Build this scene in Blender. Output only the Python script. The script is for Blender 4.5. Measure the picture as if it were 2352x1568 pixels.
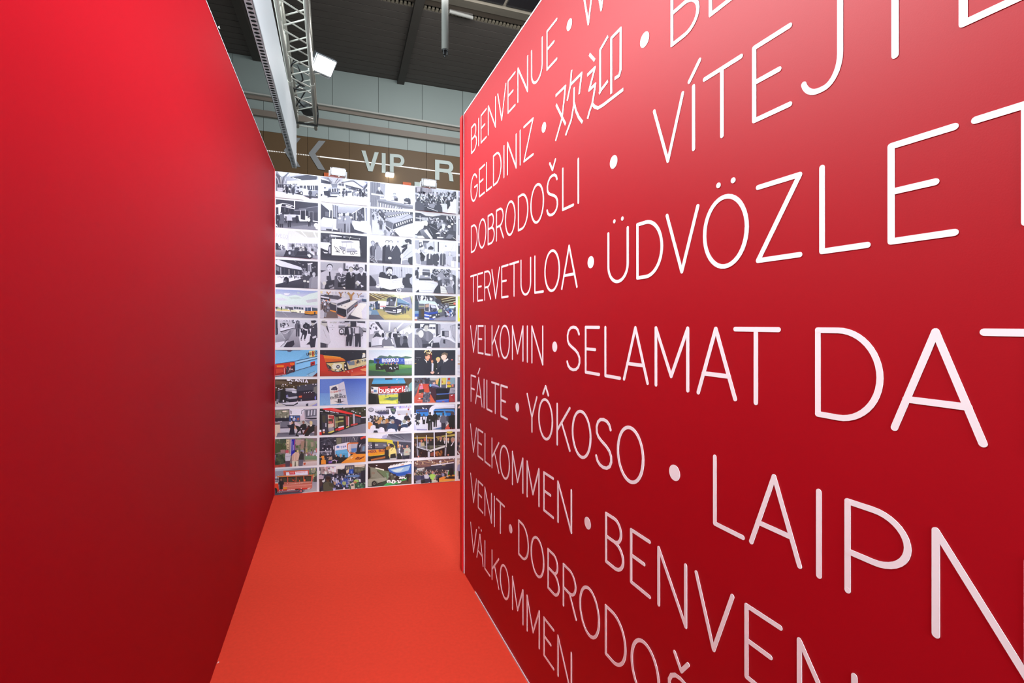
import bpy, bmesh, math, random
from mathutils import Vector
from mathutils.geometry import tessellate_polygon

for o in list(bpy.data.objects):
    bpy.data.objects.remove(o, do_unlink=True)
SC = bpy.context.scene
COL = SC.collection
W, HGT = 2352, 1568
F, CX, YH, EYE = 1110.0, 1176.0, 743.6, 1.6      # focal length in pixels, principal column, horizon row, eye height


def lin(c):
    return tuple(((v / 12.92) if v <= 0.04045 else ((v + 0.055) / 1.055) ** 2.4) for v in c)


def rgb(r, g, b):
    return lin((r / 255, g / 255, b / 255)) + (1.0,)


# ------------------------------------------------------------------ camera, world, lights, exposure
cam = bpy.data.cameras.new('camera')
camo = bpy.data.objects.new('camera', cam)
COL.objects.link(camo)
camo.location = (0, 0, EYE)
camo.rotation_euler = (math.radians(90), 0, 0)
cam.sensor_width = 36.0
cam.lens = 36.0 * F / W
cam.shift_y = -(HGT / 2 - YH) / W
cam.clip_start = 0.02
SC.camera = camo

world = bpy.data.worlds.new('hall_ambience')
SC.world = world
world.use_nodes = True
bg = world.node_tree.nodes['Background']
bg.inputs[0].default_value = rgb(225, 228, 235)
bg.inputs[1].default_value = 0.22

SC.view_settings.view_transform = 'Standard'
SC.view_settings.look = 'None'
SC.view_settings.exposure = 0.0
SC.view_settings.gamma = 1.0
SC.view_settings.use_curve_mapping = False


def area_light(name, loc, target, size, power, color=(1, 1, 1), size_y=None, spread=180):
    d = bpy.data.lights.new(name, 'AREA')
    d.energy = power
    d.color = color
    d.size = size
    if size_y:
        d.shape = 'RECTANGLE'
        d.size_y = size_y
    d.spread = math.radians(spread)
    o = bpy.data.objects.new(name, d)
    COL.objects.link(o)
    o.location = loc
    o.rotation_euler = (Vector(target) - Vector(loc)).to_track_quat('-Z', 'Y').to_euler()
    return o


WHT = (0.84, 0.975, 1.0)
area_light('hall_light_left', (-5.5, 1.6, 6.5), (1.0, 0.6, 1.0), 2.0, 1900, WHT, size_y=4.5)
area_light('hall_light_left_far', (-6.5, 4.0, 6.5), (1.0, 1.5, 1.0), 2.0, 360, WHT, size_y=3.5)
area_light('added_fill_right', (5.0, 3.6, 3.2), (-1.5, 4.5, 1.8), 1.5, 90, WHT, size_y=1.5)  # unseen fill added low on the right to brighten the picture wall
area_light('added_wash_right', (3.0, -2.2, 4.4), (-1.35, 2.4, 2.5), 2.0, 92, WHT, size_y=1.4, spread=50)  # unseen narrow wash added for the upper left wall
area_light('added_wash_right_high', (4.2, -0.8, 5.2), (-.9, 1.0, 2.5), 2.0, 50, WHT, size_y=1.6, spread=45)  # second unseen wash, added higher up on the right
area_light('hall_light_above', (-1.2, 3.2, 7.0), (-1.2, 3.21, 0), 1.2, 150, WHT, size_y=2)
area_light('added_fill_behind', (1.5, -4.0, 2.9), (-1.35, 4.6, -0.6), 2.4, 40, WHT, size_y=1.4, spread=40)  # unseen fill added behind the camera, aimed at the back wall
area_light('hall_light_roof', (0, 9, 8.5), (0, 12, 6), 4.0, 670)


# ------------------------------------------------------------------ helpers
def nodes_of(name):
    m = bpy.data.materials.new(name)
    m.use_nodes = True
    return m, m.node_tree.nodes, m.node_tree.links, m.node_tree.nodes['Principled BSDF']


def mat(name, color, rough=0.5, metal=0.0, spec=0.5, vary=0.0, scale=20.0, bump=0.0, bscale=200.0, coat=0.0, stretch=None):
    m, N, L, P = nodes_of(name)
    P.inputs['Roughness'].default_value = rough
    P.inputs['Metallic'].default_value = metal
    P.inputs['Specular IOR Level'].default_value = spec
    P.inputs['Coat Weight'].default_value = coat
    tc = N.new('ShaderNodeTexCoord')
    mp = N.new('ShaderNodeMapping')
    L.new(tc.outputs['Object'], mp.inputs[0])
    if stretch:
        mp.inputs['Scale'].default_value = stretch
    nz = N.new('ShaderNodeTexNoise')
    nz.inputs['Scale'].default_value = scale
    nz.inputs['Detail'].default_value = 5
    L.new(mp.outputs[0], nz.inputs['Vector'])
    mx = N.new('ShaderNodeMix')
    mx.data_type = 'RGBA'
    c = color[:3]
    mx.inputs[6].default_value = tuple(v * (1 - vary) for v in c) + (1,)
    mx.inputs[7].default_value = tuple(min(1, v * (1 + vary)) for v in c) + (1,)
    L.new(nz.outputs['Fac'], mx.inputs[0])
    L.new(mx.outputs[2], P.inputs['Base Color'])
    if bump:
        n2 = N.new('ShaderNodeTexNoise')
        n2.inputs['Scale'].default_value = bscale
        n2.inputs['Detail'].default_value = 3
        L.new(mp.outputs[0], n2.inputs['Vector'])
        b = N.new('ShaderNodeBump')
        b.inputs['Strength'].default_value = bump
        b.inputs['Distance'].default_value = 0.01
        L.new(n2.outputs['Fac'], b.inputs['Height'])
        L.new(b.outputs[0], P.inputs['Normal'])
    return m


def emit(name, color, strength):
    m, N, L, P = nodes_of(name)
    P.inputs['Base Color'].default_value = (0.8, 0.8, 0.8, 1)
    P.inputs['Emission Color'].default_value = color
    P.inputs['Emission Strength'].default_value = strength
    return m


def link(name, me, m=None, parent=None):
    o = bpy.data.objects.new(name, me)
    COL.objects.link(o)
    if m is not None and not me.materials:
        me.materials.append(m)
    if parent is not None:
        o.parent = parent
    return o


def obj(name, verts, faces, m, parent=None):
    me = bpy.data.meshes.new(name)
    me.from_pydata([tuple(v) for v in verts], [], faces)
    bm = bmesh.new()
    bm.from_mesh(me)
    bmesh.ops.recalc_face_normals(bm, faces=bm.faces)
    bm.to_mesh(me)
    bm.free()
    me.update()
    return link(name, me, m, parent)


def empty(name, loc=(0, 0, 0), parent=None):
    o = bpy.data.objects.new(name, None)
    COL.objects.link(o)
    o.empty_display_size = 0.1
    o.location = loc
    if parent is not None:
        o.parent = parent
    return o


def tag(o, label=None, cat=None, group=None, kind=None):
    if label: o['label'] = label
    if cat: o['category'] = cat
    if group: o['group'] = group
    if kind: o['kind'] = kind
    return o


class MB:
    """collects boxes, tubes and prisms into one mesh"""
    def __init__(s):
        s.v, s.f = [], []

    def add(s, vs, fs):
        n = len(s.v)
        s.v += [Vector(v) for v in vs]
        s.f += [tuple(i + n for i in f) for f in fs]
        return s

    def box(s, c, size, ax=((1, 0, 0), (0, 1, 0), (0, 0, 1))):
        c = Vector(c)
        A = [Vector(a).normalized() * (k / 2) for a, k in zip(ax, size)]
        vs = [c + A[0] * i + A[1] * j + A[2] * k for i in (-1, 1) for j in (-1, 1) for k in (-1, 1)]
        return s.add(vs, [(0, 1, 3, 2), (4, 6, 7, 5), (0, 4, 5, 1), (2, 3, 7, 6), (0, 2, 6, 4), (1, 5, 7, 3)])

    def tube(s, pts, r, n=10, caps=True):
        pts = [Vector(p) for p in pts]
        rings = []
        for i, p in enumerate(pts):
            d = (pts[min(i + 1, len(pts) - 1)] - pts[max(i - 1, 0)]).normalized()
            a = d.cross(Vector((0, 0, 1)))
            if a.length < 1e-3:
                a = d.cross(Vector((1, 0, 0)))
            a.normalize()
            b = d.cross(a)
            rr = r[i] if isinstance(r, (list, tuple)) else r
            rings.append([p + (a * math.cos(t) + b * math.sin(t)) * rr for t in [2 * math.pi * k / n for k in range(n)]])
        vs = [v for ring in rings for v in ring]
        fs = []
        for i in range(len(rings) - 1):
            for k in range(n):
                k2 = (k + 1) % n
                fs.append((i * n + k, i * n + k2, (i + 1) * n + k2, (i + 1) * n + k))
        if caps:
            fs.append(tuple(range(n)))
            fs.append(tuple(range((len(rings) - 1) * n, len(rings) * n)))
        return s.add(vs, fs)

    def prism(s, quad, off):
        """a polygon pushed out along the vector off"""
        off = Vector(off)
        n = len(quad)
        vs = [Vector(q) for q in quad] + [Vector(q) + off for q in quad]
        fs = [tuple(range(n)), tuple(range(n, 2 * n))] + [(i, (i + 1) % n, n + (i + 1) % n, n + i) for i in range(n)]
        return s.add(vs, fs)

    def build(s, name, m, parent=None, smooth=False):
        o = obj(name, s.v, s.f, m, parent)
        if smooth:
            for p in o.data.polygons:
                p.use_smooth = len(p.vertices) == 4
        return o


UP = Vector((0, 0, 1))
CAM = Vector((0, 0, EYE))


def ray(x, y):
    return Vector(((x - CX) / F, 1.0, (YH - y) / F))


def at(x, y, depth):
    return CAM + ray(x, y) * depth


def on_floor(x, y):
    return CAM + ray(x, y) * (EYE * F / (y - YH))


class Plane:
    """a plane of the place, found from where it meets the floor or from known points"""
    def __init__(s, p, d, e):
        s.p, s.d, s.e = Vector(p), Vector(d).normalized(), Vector(e).normalized()
        s.n = s.d.cross(s.e).normalized()
        if s.n.dot(CAM - s.p) < 0:
            s.n = -s.n

    def hit(s, x, y, off=0.0):
        r = ray(x, y)
        t = s.n.dot(s.p + s.n * off - CAM) / s.n.dot(r)
        return CAM + r * t

    def uv(s, x, y):
        q = s.hit(x, y) - s.p
        return q.dot(s.d), q.dot(s.e)

    def pt(s, u, v, off=0.0):
        return s.p + s.d * u + s.e * v + s.n * off


# ------------------------------------------------------------------ planes of the place
X0 = EYE / 1.7                                   # right wall: sideways distance beside the camera
S = (729.4 - CX) / F
PR = Plane((X0, 0, 0), (S, 1, 0), UP)
A = on_floor(630, 1137)
B = on_floor(482, 1568)
PL = Plane(A, A - B, UP)
C = on_floor(1062, 1103)
PB = Plane(A, C - A, UP)
PF = Plane(at(860, YH, 16.0) - UP * EYE, ((4472 - CX) / F, 1, 0), UP)
j0, j1 = PF.hit(517.8, 120.7), PF.hit(1092.7, 215)
PC = Plane(j0, j1 - j0, ray(795, 724))

# ------------------------------------------------------------------ materials
M = {}
M['red'] = mat('red_panel_paint', rgb(164, 0, 20), 0.55, spec=0.3, vary=0.03, scale=3, bump=0.02, bscale=400)
M['red_matt'] = mat('red_matt_paint', rgb(158, 0, 20), 0.65, spec=0.14, vary=0.03, scale=3, bump=0.02, bscale=400)
M['red_gloss'] = mat('red_gloss_edge', rgb(196, 20, 28), 0.3, spec=0.5, vary=0.03)
M['carpet'] = mat('red_needle_felt', rgb(236, 72, 52), 1.0, spec=0.1, vary=0.10, scale=60, bump=0.35, bscale=900)
M['white'] = mat('white_board', rgb(214, 214, 220), 0.5, vary=0.01)
M['vinyl'] = mat('white_vinyl', rgb(246, 246, 250), 0.4, spec=0.4, vary=0.01)
M['alu'] = mat('aluminium', rgb(205, 202, 194), 0.42, 0.5, vary=0.08, scale=40)
M['alu_rail'] = mat('anodised_rail', rgb(186, 187, 192), 0.5, 0.1, vary=0.03)
M['fabric'] = mat('white_stretched_fabric', rgb(244, 245, 250), 0.7, vary=0.04, scale=3, stretch=(1, 0.25, 1))
M['black'] = mat('black_plastic', rgb(24, 24, 27), 0.5, vary=0.1)
M['dark'] = mat('dark_slot', rgb(22, 20, 18), 0.8, vary=0.1)
M['plank'] = mat('dark_roof_plank', rgb(88, 82, 78), 0.75, vary=0.16, scale=2.5, stretch=(1, 3, 1), bump=0.2, bscale=12)
M['beam'] = mat('dark_roof_beam', rgb(66, 62, 58), 0.7, vary=0.12, scale=3)
M['concrete'] = mat('stained_concrete', rgb(102, 96, 85), 0.85, vary=0.2, scale=2.0, bump=0.2, bscale=20)
M['slat'] = mat('pale_vent_slat', rgb(132, 124, 108), 0.8, vary=0.12, scale=6)
M['panel'] = mat('grey_green_cladding', rgb(150, 163, 160), 0.5, vary=0.05, scale=1.2, stretch=(1, 1, 0.4))
M['ledge'] = mat('pale_steel_ledge', rgb(180, 182, 176), 0.5, vary=0.06)
M['brown'] = mat('brown_steel_beam', rgb(128, 118, 108), 0.55, vary=0.06, scale=2)
M['brown_dark'] = mat('dark_brown_beam', rgb(78, 68, 58), 0.7, vary=0.12, scale=3)
M['glaze'] = mat('brown_glazed_panel', rgb(106, 86, 64), 0.35, spec=0.1, vary=0.08, scale=0.6)
M['letter'] = mat('pale_sign_letter', rgb(190, 204, 200), 0.5, vary=0.02)
M['chevron'] = mat('grey_sign_chevron', rgb(138, 141, 144), 0.5, vary=0.03)
M['orange'] = mat('orange_plate', rgb(214, 92, 20), 0.5, vary=0.08)
M['pipe'] = mat('white_painted_pipe', rgb(132, 132, 128), 0.6, spec=0.25, vary=0.04)
M['grey'] = mat('hall_floor_grey', rgb(120, 120, 118), 0.7, vary=0.08, scale=2)
M['flood'] = emit('flood_lamp_glass', (1, 1, 0.97, 1), 40)
M['arm_glow'] = emit('arm_lamp_glass', (1, 1, 0.96, 1), 11)
M['lamp'] = emit('small_lamp_glass', (1, 0.99, 0.9, 1), 9)
M['strip'] = emit('reflection_line_glow', (1, 0.98, 0.92, 1), 0.5)  # glow standing in for hall lights mirrored in the brown glazing
M['window'] = mat('dark_roof_glass', rgb(28, 32, 40), 0.15, vary=0.1)

# ------------------------------------------------------------------ floor
tag(obj('floor', [(-30, -12, -.012), (30, -12, -.012), (30, 40, -.012), (-30, 40, -.012)], [(0, 1, 2, 3)], M['grey']), kind='structure')
mb = MB()
near = -2.5
l0, l1 = PL.p + PL.d * -6.6, A
r0 = Vector((X0 + S * -1.6, -1.6, 0))
r1 = PR.pt(PR.uv(1067, 1320)[0], 0)
back = C + PB.d * 3.2
mb.prism([l0, A, back, back + PB.n * 1.2, r1 + (r1 - r0).normalized() * .35 - PR.n * 1.6, r1, r0], (0, 0, -.010))
carpet = mb.build('carpet', M['carpet'])
tag(carpet, 'orange-red felt carpet covering the passage floor between the red walls', 'carpet')

# ------------------------------------------------------------------ walls
T = 0.045
# left wall: runs from behind the camera to the corner with the picture wall
zt1 = PL.hit(632, 393).z
zt2 = PL.hit(472, 0).z
uA, uB = 0.0, PL.uv(482, 1568)[0]
u_near = -6.6
sl = (zt1 - zt2) / (PL.uv(632, 393)[0] - PL.uv(472, 0)[0])
zl = lambda u: zt1 + sl * (u - PL.uv(632, 393)[0])
mb = MB()
mb.prism([PL.pt(u_near, 0), PL.pt(uA, 0), PL.pt(uA, zl(uA)), PL.pt(u_near, zl(u_near))], -PL.n * T)
wl = tag(mb.build('wall_left', M['red_matt']), 'plain red painted partition wall', kind='structure')
mb = MB()
mb.prism([PL.pt(u_near, zl(u_near), .001), PL.pt(uA, zl(uA), .001), PL.pt(uA, zl(uA) + .006, .001), PL.pt(u_near, zl(u_near) + .006, .001)], -PL.n * (T + .002))
mb.build('top_edging', M['white'], wl)
mb = MB()
q = PL.hit(500, 62)
mb.add([q + PL.n * .001, q + PL.n * .004 + Vector((0, .005, .010)), q + PL.n * .005 + Vector((0, .009, -.003))], [(0, 1, 2)])
q = PL.hit(497, 1524)
mb.add([q + PL.n * .001, q + PL.n * .006 + Vector((0, .006, .007)), q + PL.n * .008 + Vector((0, .010, -.002))], [(0, 1, 2)])
mb.build('torn_film', M['white'], wl)

# right wall with the lettering
uE = PR.uv(1066, 1320)[0]
zr1 = PR.hit(1070, 257).z
zr2 = PR.hit(1245, 0).z
v1, v2 = PR.uv(1070, 257)[0], PR.uv(1245, 0)[0]
zr = lambda u: zr1 + (zr2 - zr1) / (v2 - v1) * (u - v1)
u_back = -2.0
mb = MB()
mb.prism([PR.pt(u_back, 0), PR.pt(uE, 0), PR.pt(uE, zr(uE)), PR.pt(u_back, zr(u_back))], -PR.n * T)
wr = tag(mb.build('wall_right', M['red']), 'red partition wall covered in white welcome words', kind='structure')
mb = MB()
mb.prism([PR.pt(u_back, zr(u_back), .001), PR.pt(uE, zr(uE), .001), PR.pt(uE, zr(uE) + .008, .001), PR.pt(u_back, zr(u_back) + .008, .001)], -PR.n * (T + .002))
mb.build('top_edging', M['white'], wr)
mb = MB()
ub = PR.uv(1092, 1358)[0]
mb.prism([PR.pt(u_back, 0, 0), PR.pt(ub, 0, 0), PR.pt(ub, .007, 0), PR.pt(u_back, .007, 0)], PR.n * .004)
mb.build('base_edging', M['white'], wr)
# aluminium corner profile at the far end of the right wall
mb = MB()
ew = abs(PR.uv(1063, 1310)[0] - PR.uv(1068.3, 1310)[0])
mb.box(PR.pt(uE + ew * .5, (zr(uE) - .0) / 2 + .004, -.012), (ew, .05, zr(uE) - .02), (PR.d, PR.n, UP))
mb.build('corner_profile', M['red_gloss'], wr)
mb = MB()
mb.box(PR.pt(uE - .004, zr(uE) / 2, .001), (.008, .006, zr(uE) - .004), (PR.d, PR.n, UP))
mb.build('edge_strip', M['white'], wr)

# picture wall at the back
zb = lambda u: PB.hit(632, 393).z + (PB.hit(1062, 438.5).z - PB.hit(632, 393).z) * (u - PB.uv(632, 393)[0]) / (PB.uv(1062, 438.5)[0] - PB.uv(632, 393)[0])
ub0, ub1 = -.05, PB.uv(1062, 1103)[0] + .62
mb = MB()
mb.prism([PB.pt(ub0, 0), PB.pt(ub1, 0), PB.pt(ub1, zb(ub1)), PB.pt(ub0, zb(ub0))], -PB.n * .05)
wb = tag(mb.build('wall_back', M['white']), 'white partition wall carrying a grid of photographs', kind='structure')
mb = MB()
mb.box((PL.pt(-.008, zl(0) / 2, .003)), (.012, .006, zl(0)), (PL.d, PL.n, UP))
tag(mb.build('trim_1', M['red']), kind='structure')

# ------------------------------------------------------------------ monoline letters
def arc(cx, cy, rx, ry, a0, a1, n=14):
    return [(cx + rx * math.cos(math.radians(a0 + (a1 - a0) * i / n)), cy + ry * math.sin(math.radians(a0 + (a1 - a0) * i / n))) for i in range(n + 1)]


S_CURVE = [(.93, .84), (.85, .93), (.7, .985), (.5, 1.0), (.3, .98), (.14, .91), (.05, .8), (.06, .68), (.16, .6), (.33, .545), (.5, .505), (.68, .46), (.85, .395), (.96, .3), (.97, .19), (.88, .085), (.7, .02), (.48, 0), (.26, .02), (.1, .08), (.02, .17)]
G = {
    'A': [[(0, 0), (.5, 1), (1, 0)], [(.15, .31), (.85, .31)]],
    'B': [[(0, 0), (0, 1), (.5, 1)] + arc(.5, .765, .38, .235, 90, -90) + [(0, .53)], [(.5, .53)] + arc(.5, .265, .5, .265, 90, -90) + [(0, 0)]],
    'C': [arc(.5, .5, .5, .5, 42, 318, 24)],
    'D': [[(0, 0), (0, 1), (.35, 1)] + arc(.35, .5, .65, .5, 90, -90, 24) + [(0, 0)]],
    'E': [[(1, 1), (0, 1), (0, 0), (1, 0)], [(0, .52), (.72, .52)]],
    'F': [[(1, 1), (0, 1), (0, 0)], [(0, .5), (.75, .5)]],
    'G': [arc(.5, .5, .5, .5, 38, 270, 24) + arc(.5, .44, .5, .44, 270, 360, 8) + [(1, .5), (.58, .5)]],
    'H': [[(0, 0), (0, 1)], [(1, 0), (1, 1)], [(0, .5), (1, .5)]],
    'I': [[(.5, 0), (.5, 1)]],
    'J': [[(1, 1), (1, .5)] + arc(.55, .33, .45, .33, 0, -90, 10) + arc(.45, .22, .45, .22, -90, -165, 8)],
    'K': [[(0, 0), (0, 1)], [(1, 1), (0, .35)], [(.36, .585), (1, 0)]],
    'L': [[(0, 1), (0, 0), (1, 0)]],
    'M': [[(0, 0), (0, 1), (.5, .19), (1, 1), (1, 0)]],
    'N': [[(0, 0), (0, 1), (1, 0), (1, 1)]],
    'O': [arc(.5, .5, .5, .515, 0, 360, 40)],
    'P': [[(0, 0), (0, 1), (.45, 1)] + arc(.45, .72, .55, .28, 90, -90, 18) + [(0, .44)]],
    'R': [[(0, 0), (0, 1), (.45, 1)] + arc(.45, .72, .52, .28, 90, -90, 18) + [(0, .44)], [(.5, .44), (1, 0)]],
    'S': [S_CURVE],
    'T': [[(0, 1), (1, 1)], [(.5, 1), (.5, 0)]],
    'U': [[(0, 1), (0, .32)] + arc(.5, .32, .5, .335, 180, 360, 22) + [(1, 1)]],
    'V': [[(0, 1), (.5, 0), (1, 1)]],
    'W': [[(0, 1), (.25, 0), (.5, 1), (.75, 0), (1, 1)]],
    'X': [[(0, 0), (1, 1)], [(0, 1), (1, 0)]],
    'Y': [[(0, 1), (.5, .4), (1, 1)], [(.5, .4), (.5, 0)]],
    'Z': [[(0, 1), (1, 1), (0, 0), (1, 0)]],
    'b': [[(0, 1), (0, 0)], arc(.5, .33, .5, .33, 0, 360, 20)],
    'd': [[(1, 1), (1, 0)], arc(.5, .33, .5, .33, 0, 360, 20)],
    'u': [[(0, .66), (0, .25)] + arc(.5, .25, .5, .25, 180, 360, 10) + [(1, .66), (1, 0)]],
    's': [[(x, y * .66) for x, y in S_CURVE]],
    'w': [[(0, .66), (.25, 0), (.5, .66), (.75, 0), (1, .66)]],
    'o': [arc(.5, .33, .5, .33, 0, 360, 20)],
    'r': [[(0, .66), (0, 0)], [(0, .4), (.4, .62), (1, .66)]],
    'l': [[(.5, 1), (.5, 0)]],
    'e': [[(0, .33), (1, .33)] + arc(.5, .33, .5, .33, 0, 310, 18)],
    'i': [[(.5, .66), (.5, 0)], [(.5, .88), (.5, .92)]],
    'a': [arc(.5, .33, .5, .33, 0, 360, 20), [(1, .66), (1, 0)]],
    'g': [arc(.5, .33, .5, .33, 0, 360, 20), [(1, .66), (1, -.15), (.5, -.32), (0, -.2)]],
    'p': [[(0, .66), (0, -.32)], arc(.5, .33, .5, .33, 0, 360, 20)],
    'c': [arc(.5, .33, .5, .33, 45, 315, 18)],
    't': [[(.4, .95), (.4, .1), (.7, 0)], [(.05, .66), (.85, .66)]],
    'x': [[(0, .66), (1, 0)], [(0, 0), (1, .66)]],
    'z': [[(0, .66), (1, .66), (0, 0), (1, 0)]],
    'n': [[(0, .66), (0, 0)], [(0, .45)] + arc(.5, .4, .5, .26, 180, 0, 10) + [(1, 0)]],
    'v': [[(0, .66), (.5, 0), (1, .66)]],
}


def disc(c, r, n=14):
    return [(c[0] + r * math.cos(2 * math.pi * k / n), c[1] + r * math.sin(2 * math.pi * k / n)) for k in range(n)]


def ribbon(pts, w, round_ends=True, nd=14):
    """convex polygons that cover a stroke of width w"""
    out = []
    P = [Vector(p) for p in pts]
    P = [p for i, p in enumerate(P) if i == 0 or (p - P[i - 1]).length > 1e-7]
    if len(P) < 2:
        return [disc(P[0], w / 2, nd)]
    closed = (P[0] - P[-1]).length < 1e-6
    n = len(P)
    D = [(P[i + 1] - P[i]).normalized() for i in range(n - 1)]
    nrm = [Vector((-d.y, d.x)) for d in D]

    def joint(i):
        """offset vectors at vertex i for the segment before and the one after; None when the corner is sharp"""
        if i in (0, n - 1):
            if not closed:
                return None
            a, b = nrm[-1], nrm[0]
        else:
            a, b = nrm[i - 1], nrm[i]
        if a.dot(b) < 0.8:
            return None
        m = (a + b).normalized()
        return m / max(.5, m.dot(a))
    for i in range(n - 1):
        a = joint(i) or nrm[i]
        b = joint(i + 1) or nrm[i]
        h = w / 2
        out.append([P[i] + a * h, P[i + 1] + b * h, P[i + 1] - b * h, P[i] - a * h])
    for i in range(n):
        if closed and i == n - 1:
            continue
        if joint(i) is None and (round_ends or (0 < i < n - 1)):
            out.append(disc(P[i], w / 2, nd))
    return [[tuple(p) for p in poly] for poly in out]


def flat_mesh(name, polys, plane, t, m, parent, base=.0004):
    vs, fs = [], []
    for i_, poly in enumerate(polys):
        n = len(vs)
        k = len(poly)
        top_ = base + t + i_ * 1.2e-5
        vs += [plane.pt(u, v, top_) for u, v in poly] + [plane.pt(u, v, base) for u, v in poly]
        fs.append(tuple(range(n, n + k)))
        fs += [(n + i, n + (i + 1) % k, n + k + (i + 1) % k, n + k + i) for i in range(k)]
    return obj(name, vs, fs, m, parent)


ROWS = {   # slopes of base line and cap line of each row of words
    'A': (-1.1007, -1.2774), 'B': (-.7801, -.9572), 'C': (-.459, -.6363), 'D': (-.1379, -.3148), 'E': (.1852, .0069),
    'F': (.5073, .3286), 'G': (.8271, .6503), 'H': (1.1477, .9711), 'I': (1.4664, 1.291)}
CROP = {  # origin and scale of the measuring frames
    1: (1070, 20, 4.6125), 2: (1070, 240, 6.535), 3: (1070, 340, 6.03), 4: (1070, 540, 7.35), 5: (1070, 720, 9.408), 6: (1070, 840, 9.8),
    7: (1070, 960, 5.6), 8: (1070, 1080, 7.125), 9: (1070, 1190, 4.15), 10: (1180, 1180, 4.0405), 11: (1370, 1150, 3.752), 12: (1200, 880, 6.19),
    13: (1280, 720, 4.3556), 14: (1380, 380, 3.675), 15: (1620, 1020, 2.861), 16: (1840, 720, 4.594), 17: (1490, 0, 4.02), 0: (0, 0, 1)}
WORDS = [
    ('A', 'BIENVENUE', 1, [58, 118, 130, 145, 160, 222, 237, 320, 337, 430, 445, 528, 550, 662, 694, 818, 857, 972]),
    ('A', 'W', 0, [1336.5, 1399.5]),
    ('B', 'GELDINIZ', 2, [75, 180, 202, 288, 306, 393, 413, 537, 566, 584, 623, 765, 808, 830, 868, 1020]),
    ('B', 'BE', 0, [1540.9, 1607.5, 1628.8, 1694]),
    ('C', 'DOBRODOŠLI', 3, [75, 163, 176, 284, 306, 400, 422, 527, 547, 690, 725, 868, 898, 1086, 1118, 1285, 1337, 1500, 1547, 1575]),
    ('C', 'VÍTEJTE', 17, [42, 330, 400, 434, 503, 873, 958, 1327, 1407, 1798, 1958, 2642, 2866, 3560]),
    ('D', 'TERVETULOA', 4, [78, 185, 198, 292, 315, 427, 437, 577, 602, 722, 737, 900, 927, 1105, 1160, 1318, 1330, 1592, 1612, 1890]),
    ('D', 'ÜDVÖZLET', 14, [58, 238, 302, 528, 550, 834, 865, 1252, 1312, 1703, 1847, 2280, 2423.5, 3023.5, 3128.7, 4150]),
    ('E', 'VELKOMIN', 5, [98, 242, 262, 385, 412, 538, 562, 725, 738, 953, 1000, 1247, 1316, 1348, 1420, 1677]),
    ('E', 'SELAMAT', 13, [92, 236, 278, 428, 474, 638, 660, 917, 977, 1322, 1397, 1800, 1765, 2238]),
    ('E', 'DAT', 16, [152, 872, 950, 1973, 1888, 3120]),
    ('F', 'FÁILTE', 6, [113, 228, 215, 373, 402, 422, 470, 600, 575, 757, 785, 945]),
    ('F', 'YÔKOSO', 12, [62, 214, 228, 436, 487, 684, 705, 982, 1035, 1285, 1347, 1735]),
    ('F', 'LAIPN', 15, [53, 260, 290, 637, 729, 767, 917, 1357, 1490, 2168]),
    ('G', 'VELKOMMEN', 7, [57, 140, 153, 225, 243, 318, 333, 430, 437, 566, 595, 740, 783, 948, 998, 1133, 1178, 1367]),
    ('G', 'BENVEN', 11, [76, 240, 291, 469, 527, 783, 848, 1190, 1278, 1605, 1730, 2252]),
    ('H', 'VENIT', 8, [75, 180, 198, 285, 307, 425, 460, 476, 498, 637]),
    ('H', 'DOBRODOŠ', 10, [43, 140, 158, 284, 314, 425, 456, 585, 610, 800, 847, 1047, 1087, 1359, 1422, 1684]),
    ('I', 'VÄLKOMMEN', 9, [44, 104, 103, 168, 179, 234, 247, 318, 325, 416, 441, 549, 580, 705, 740, 843, 873, 1013]),
]
SWF = 0.063
VX, VY = 729.4, 743.6


def u_of(x):
    return PR.uv(x, YH)[0]


PLAIN = {'Š': ('S', 'caron'), 'Í': ('I', 'acute'), 'Á': ('A', 'acute'), 'Ü': ('U', 'dots'), 'Ö': ('O', 'dots'), 'Ä': ('A', 'dots'), 'Ô': ('O', 'circumflex')}
capm = .1768 * X0
sw = SWF * capm
for row, word, crop, xs in WORDS:
    zbase, zcap = EYE - ROWS[row][0] * X0, EYE - ROWS[row][1] * X0
    ox, oy, k = CROP[crop]
    px = [ox + x / k for x in xs]
    we = empty('word', PR.pt(u_of(px[0]), zbase), wr)
    we['label'] = 'white lettering reading ' + word
    bpy.context.view_layer.update()
    for i, ch in enumerate(word):
        ul, ur = u_of(px[2 * i]), u_of(px[2 * i + 1])
        base, acc = PLAIN.get(ch, (ch, None))
        a, b = ul - math.copysign(sw / 2, ul - ur), ur + math.copysign(sw / 2, ul - ur)
        c0, c1 = zbase + sw / 2, zcap - sw / 2
        fu = lambda x: a + (b - a) * x
        fz = lambda y: c0 + (c1 - c0) * y
        polys = []
        for st in G[base]:
            pts = [(fu(x), fz(y)) for x, y in st]
            polys += ribbon(pts, sw)
        mid, h, sg = (ul + ur) / 2, zcap - zbase, (1 if ur > ul else -1)
        if acc == 'acute':
            tall = .08 if base == 'I' else .1
            polys += ribbon([(mid - sg * .015, zcap + h * tall), (mid + sg * .021, zcap + h * .3)], sw)
        if acc == 'dots':
            for q in (-1, 1):
                polys.append(disc((mid + q * .13 * h + sg * .02 * h, zcap + h * .17), sw * .62))
        if acc == 'caron':
            polys += ribbon([(mid - sg * .13 * h, zcap + h * .3), (mid + sg * .02 * h, zcap + h * .1), (mid + sg * .17 * h, zcap + h * .3)], sw)
        if acc == 'circumflex':
            polys += ribbon([(mid - sg * .13 * h, zcap + h * .11), (mid + sg * .015 * h, zcap + h * .31), (mid + sg * .16 * h, zcap + h * .11)], sw)
        o = flat_mesh('letter', polys, PR, .0008, M['vinyl'], None)
        o.parent = we
        o.matrix_parent_inverse = we.matrix_world.inverted()

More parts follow.
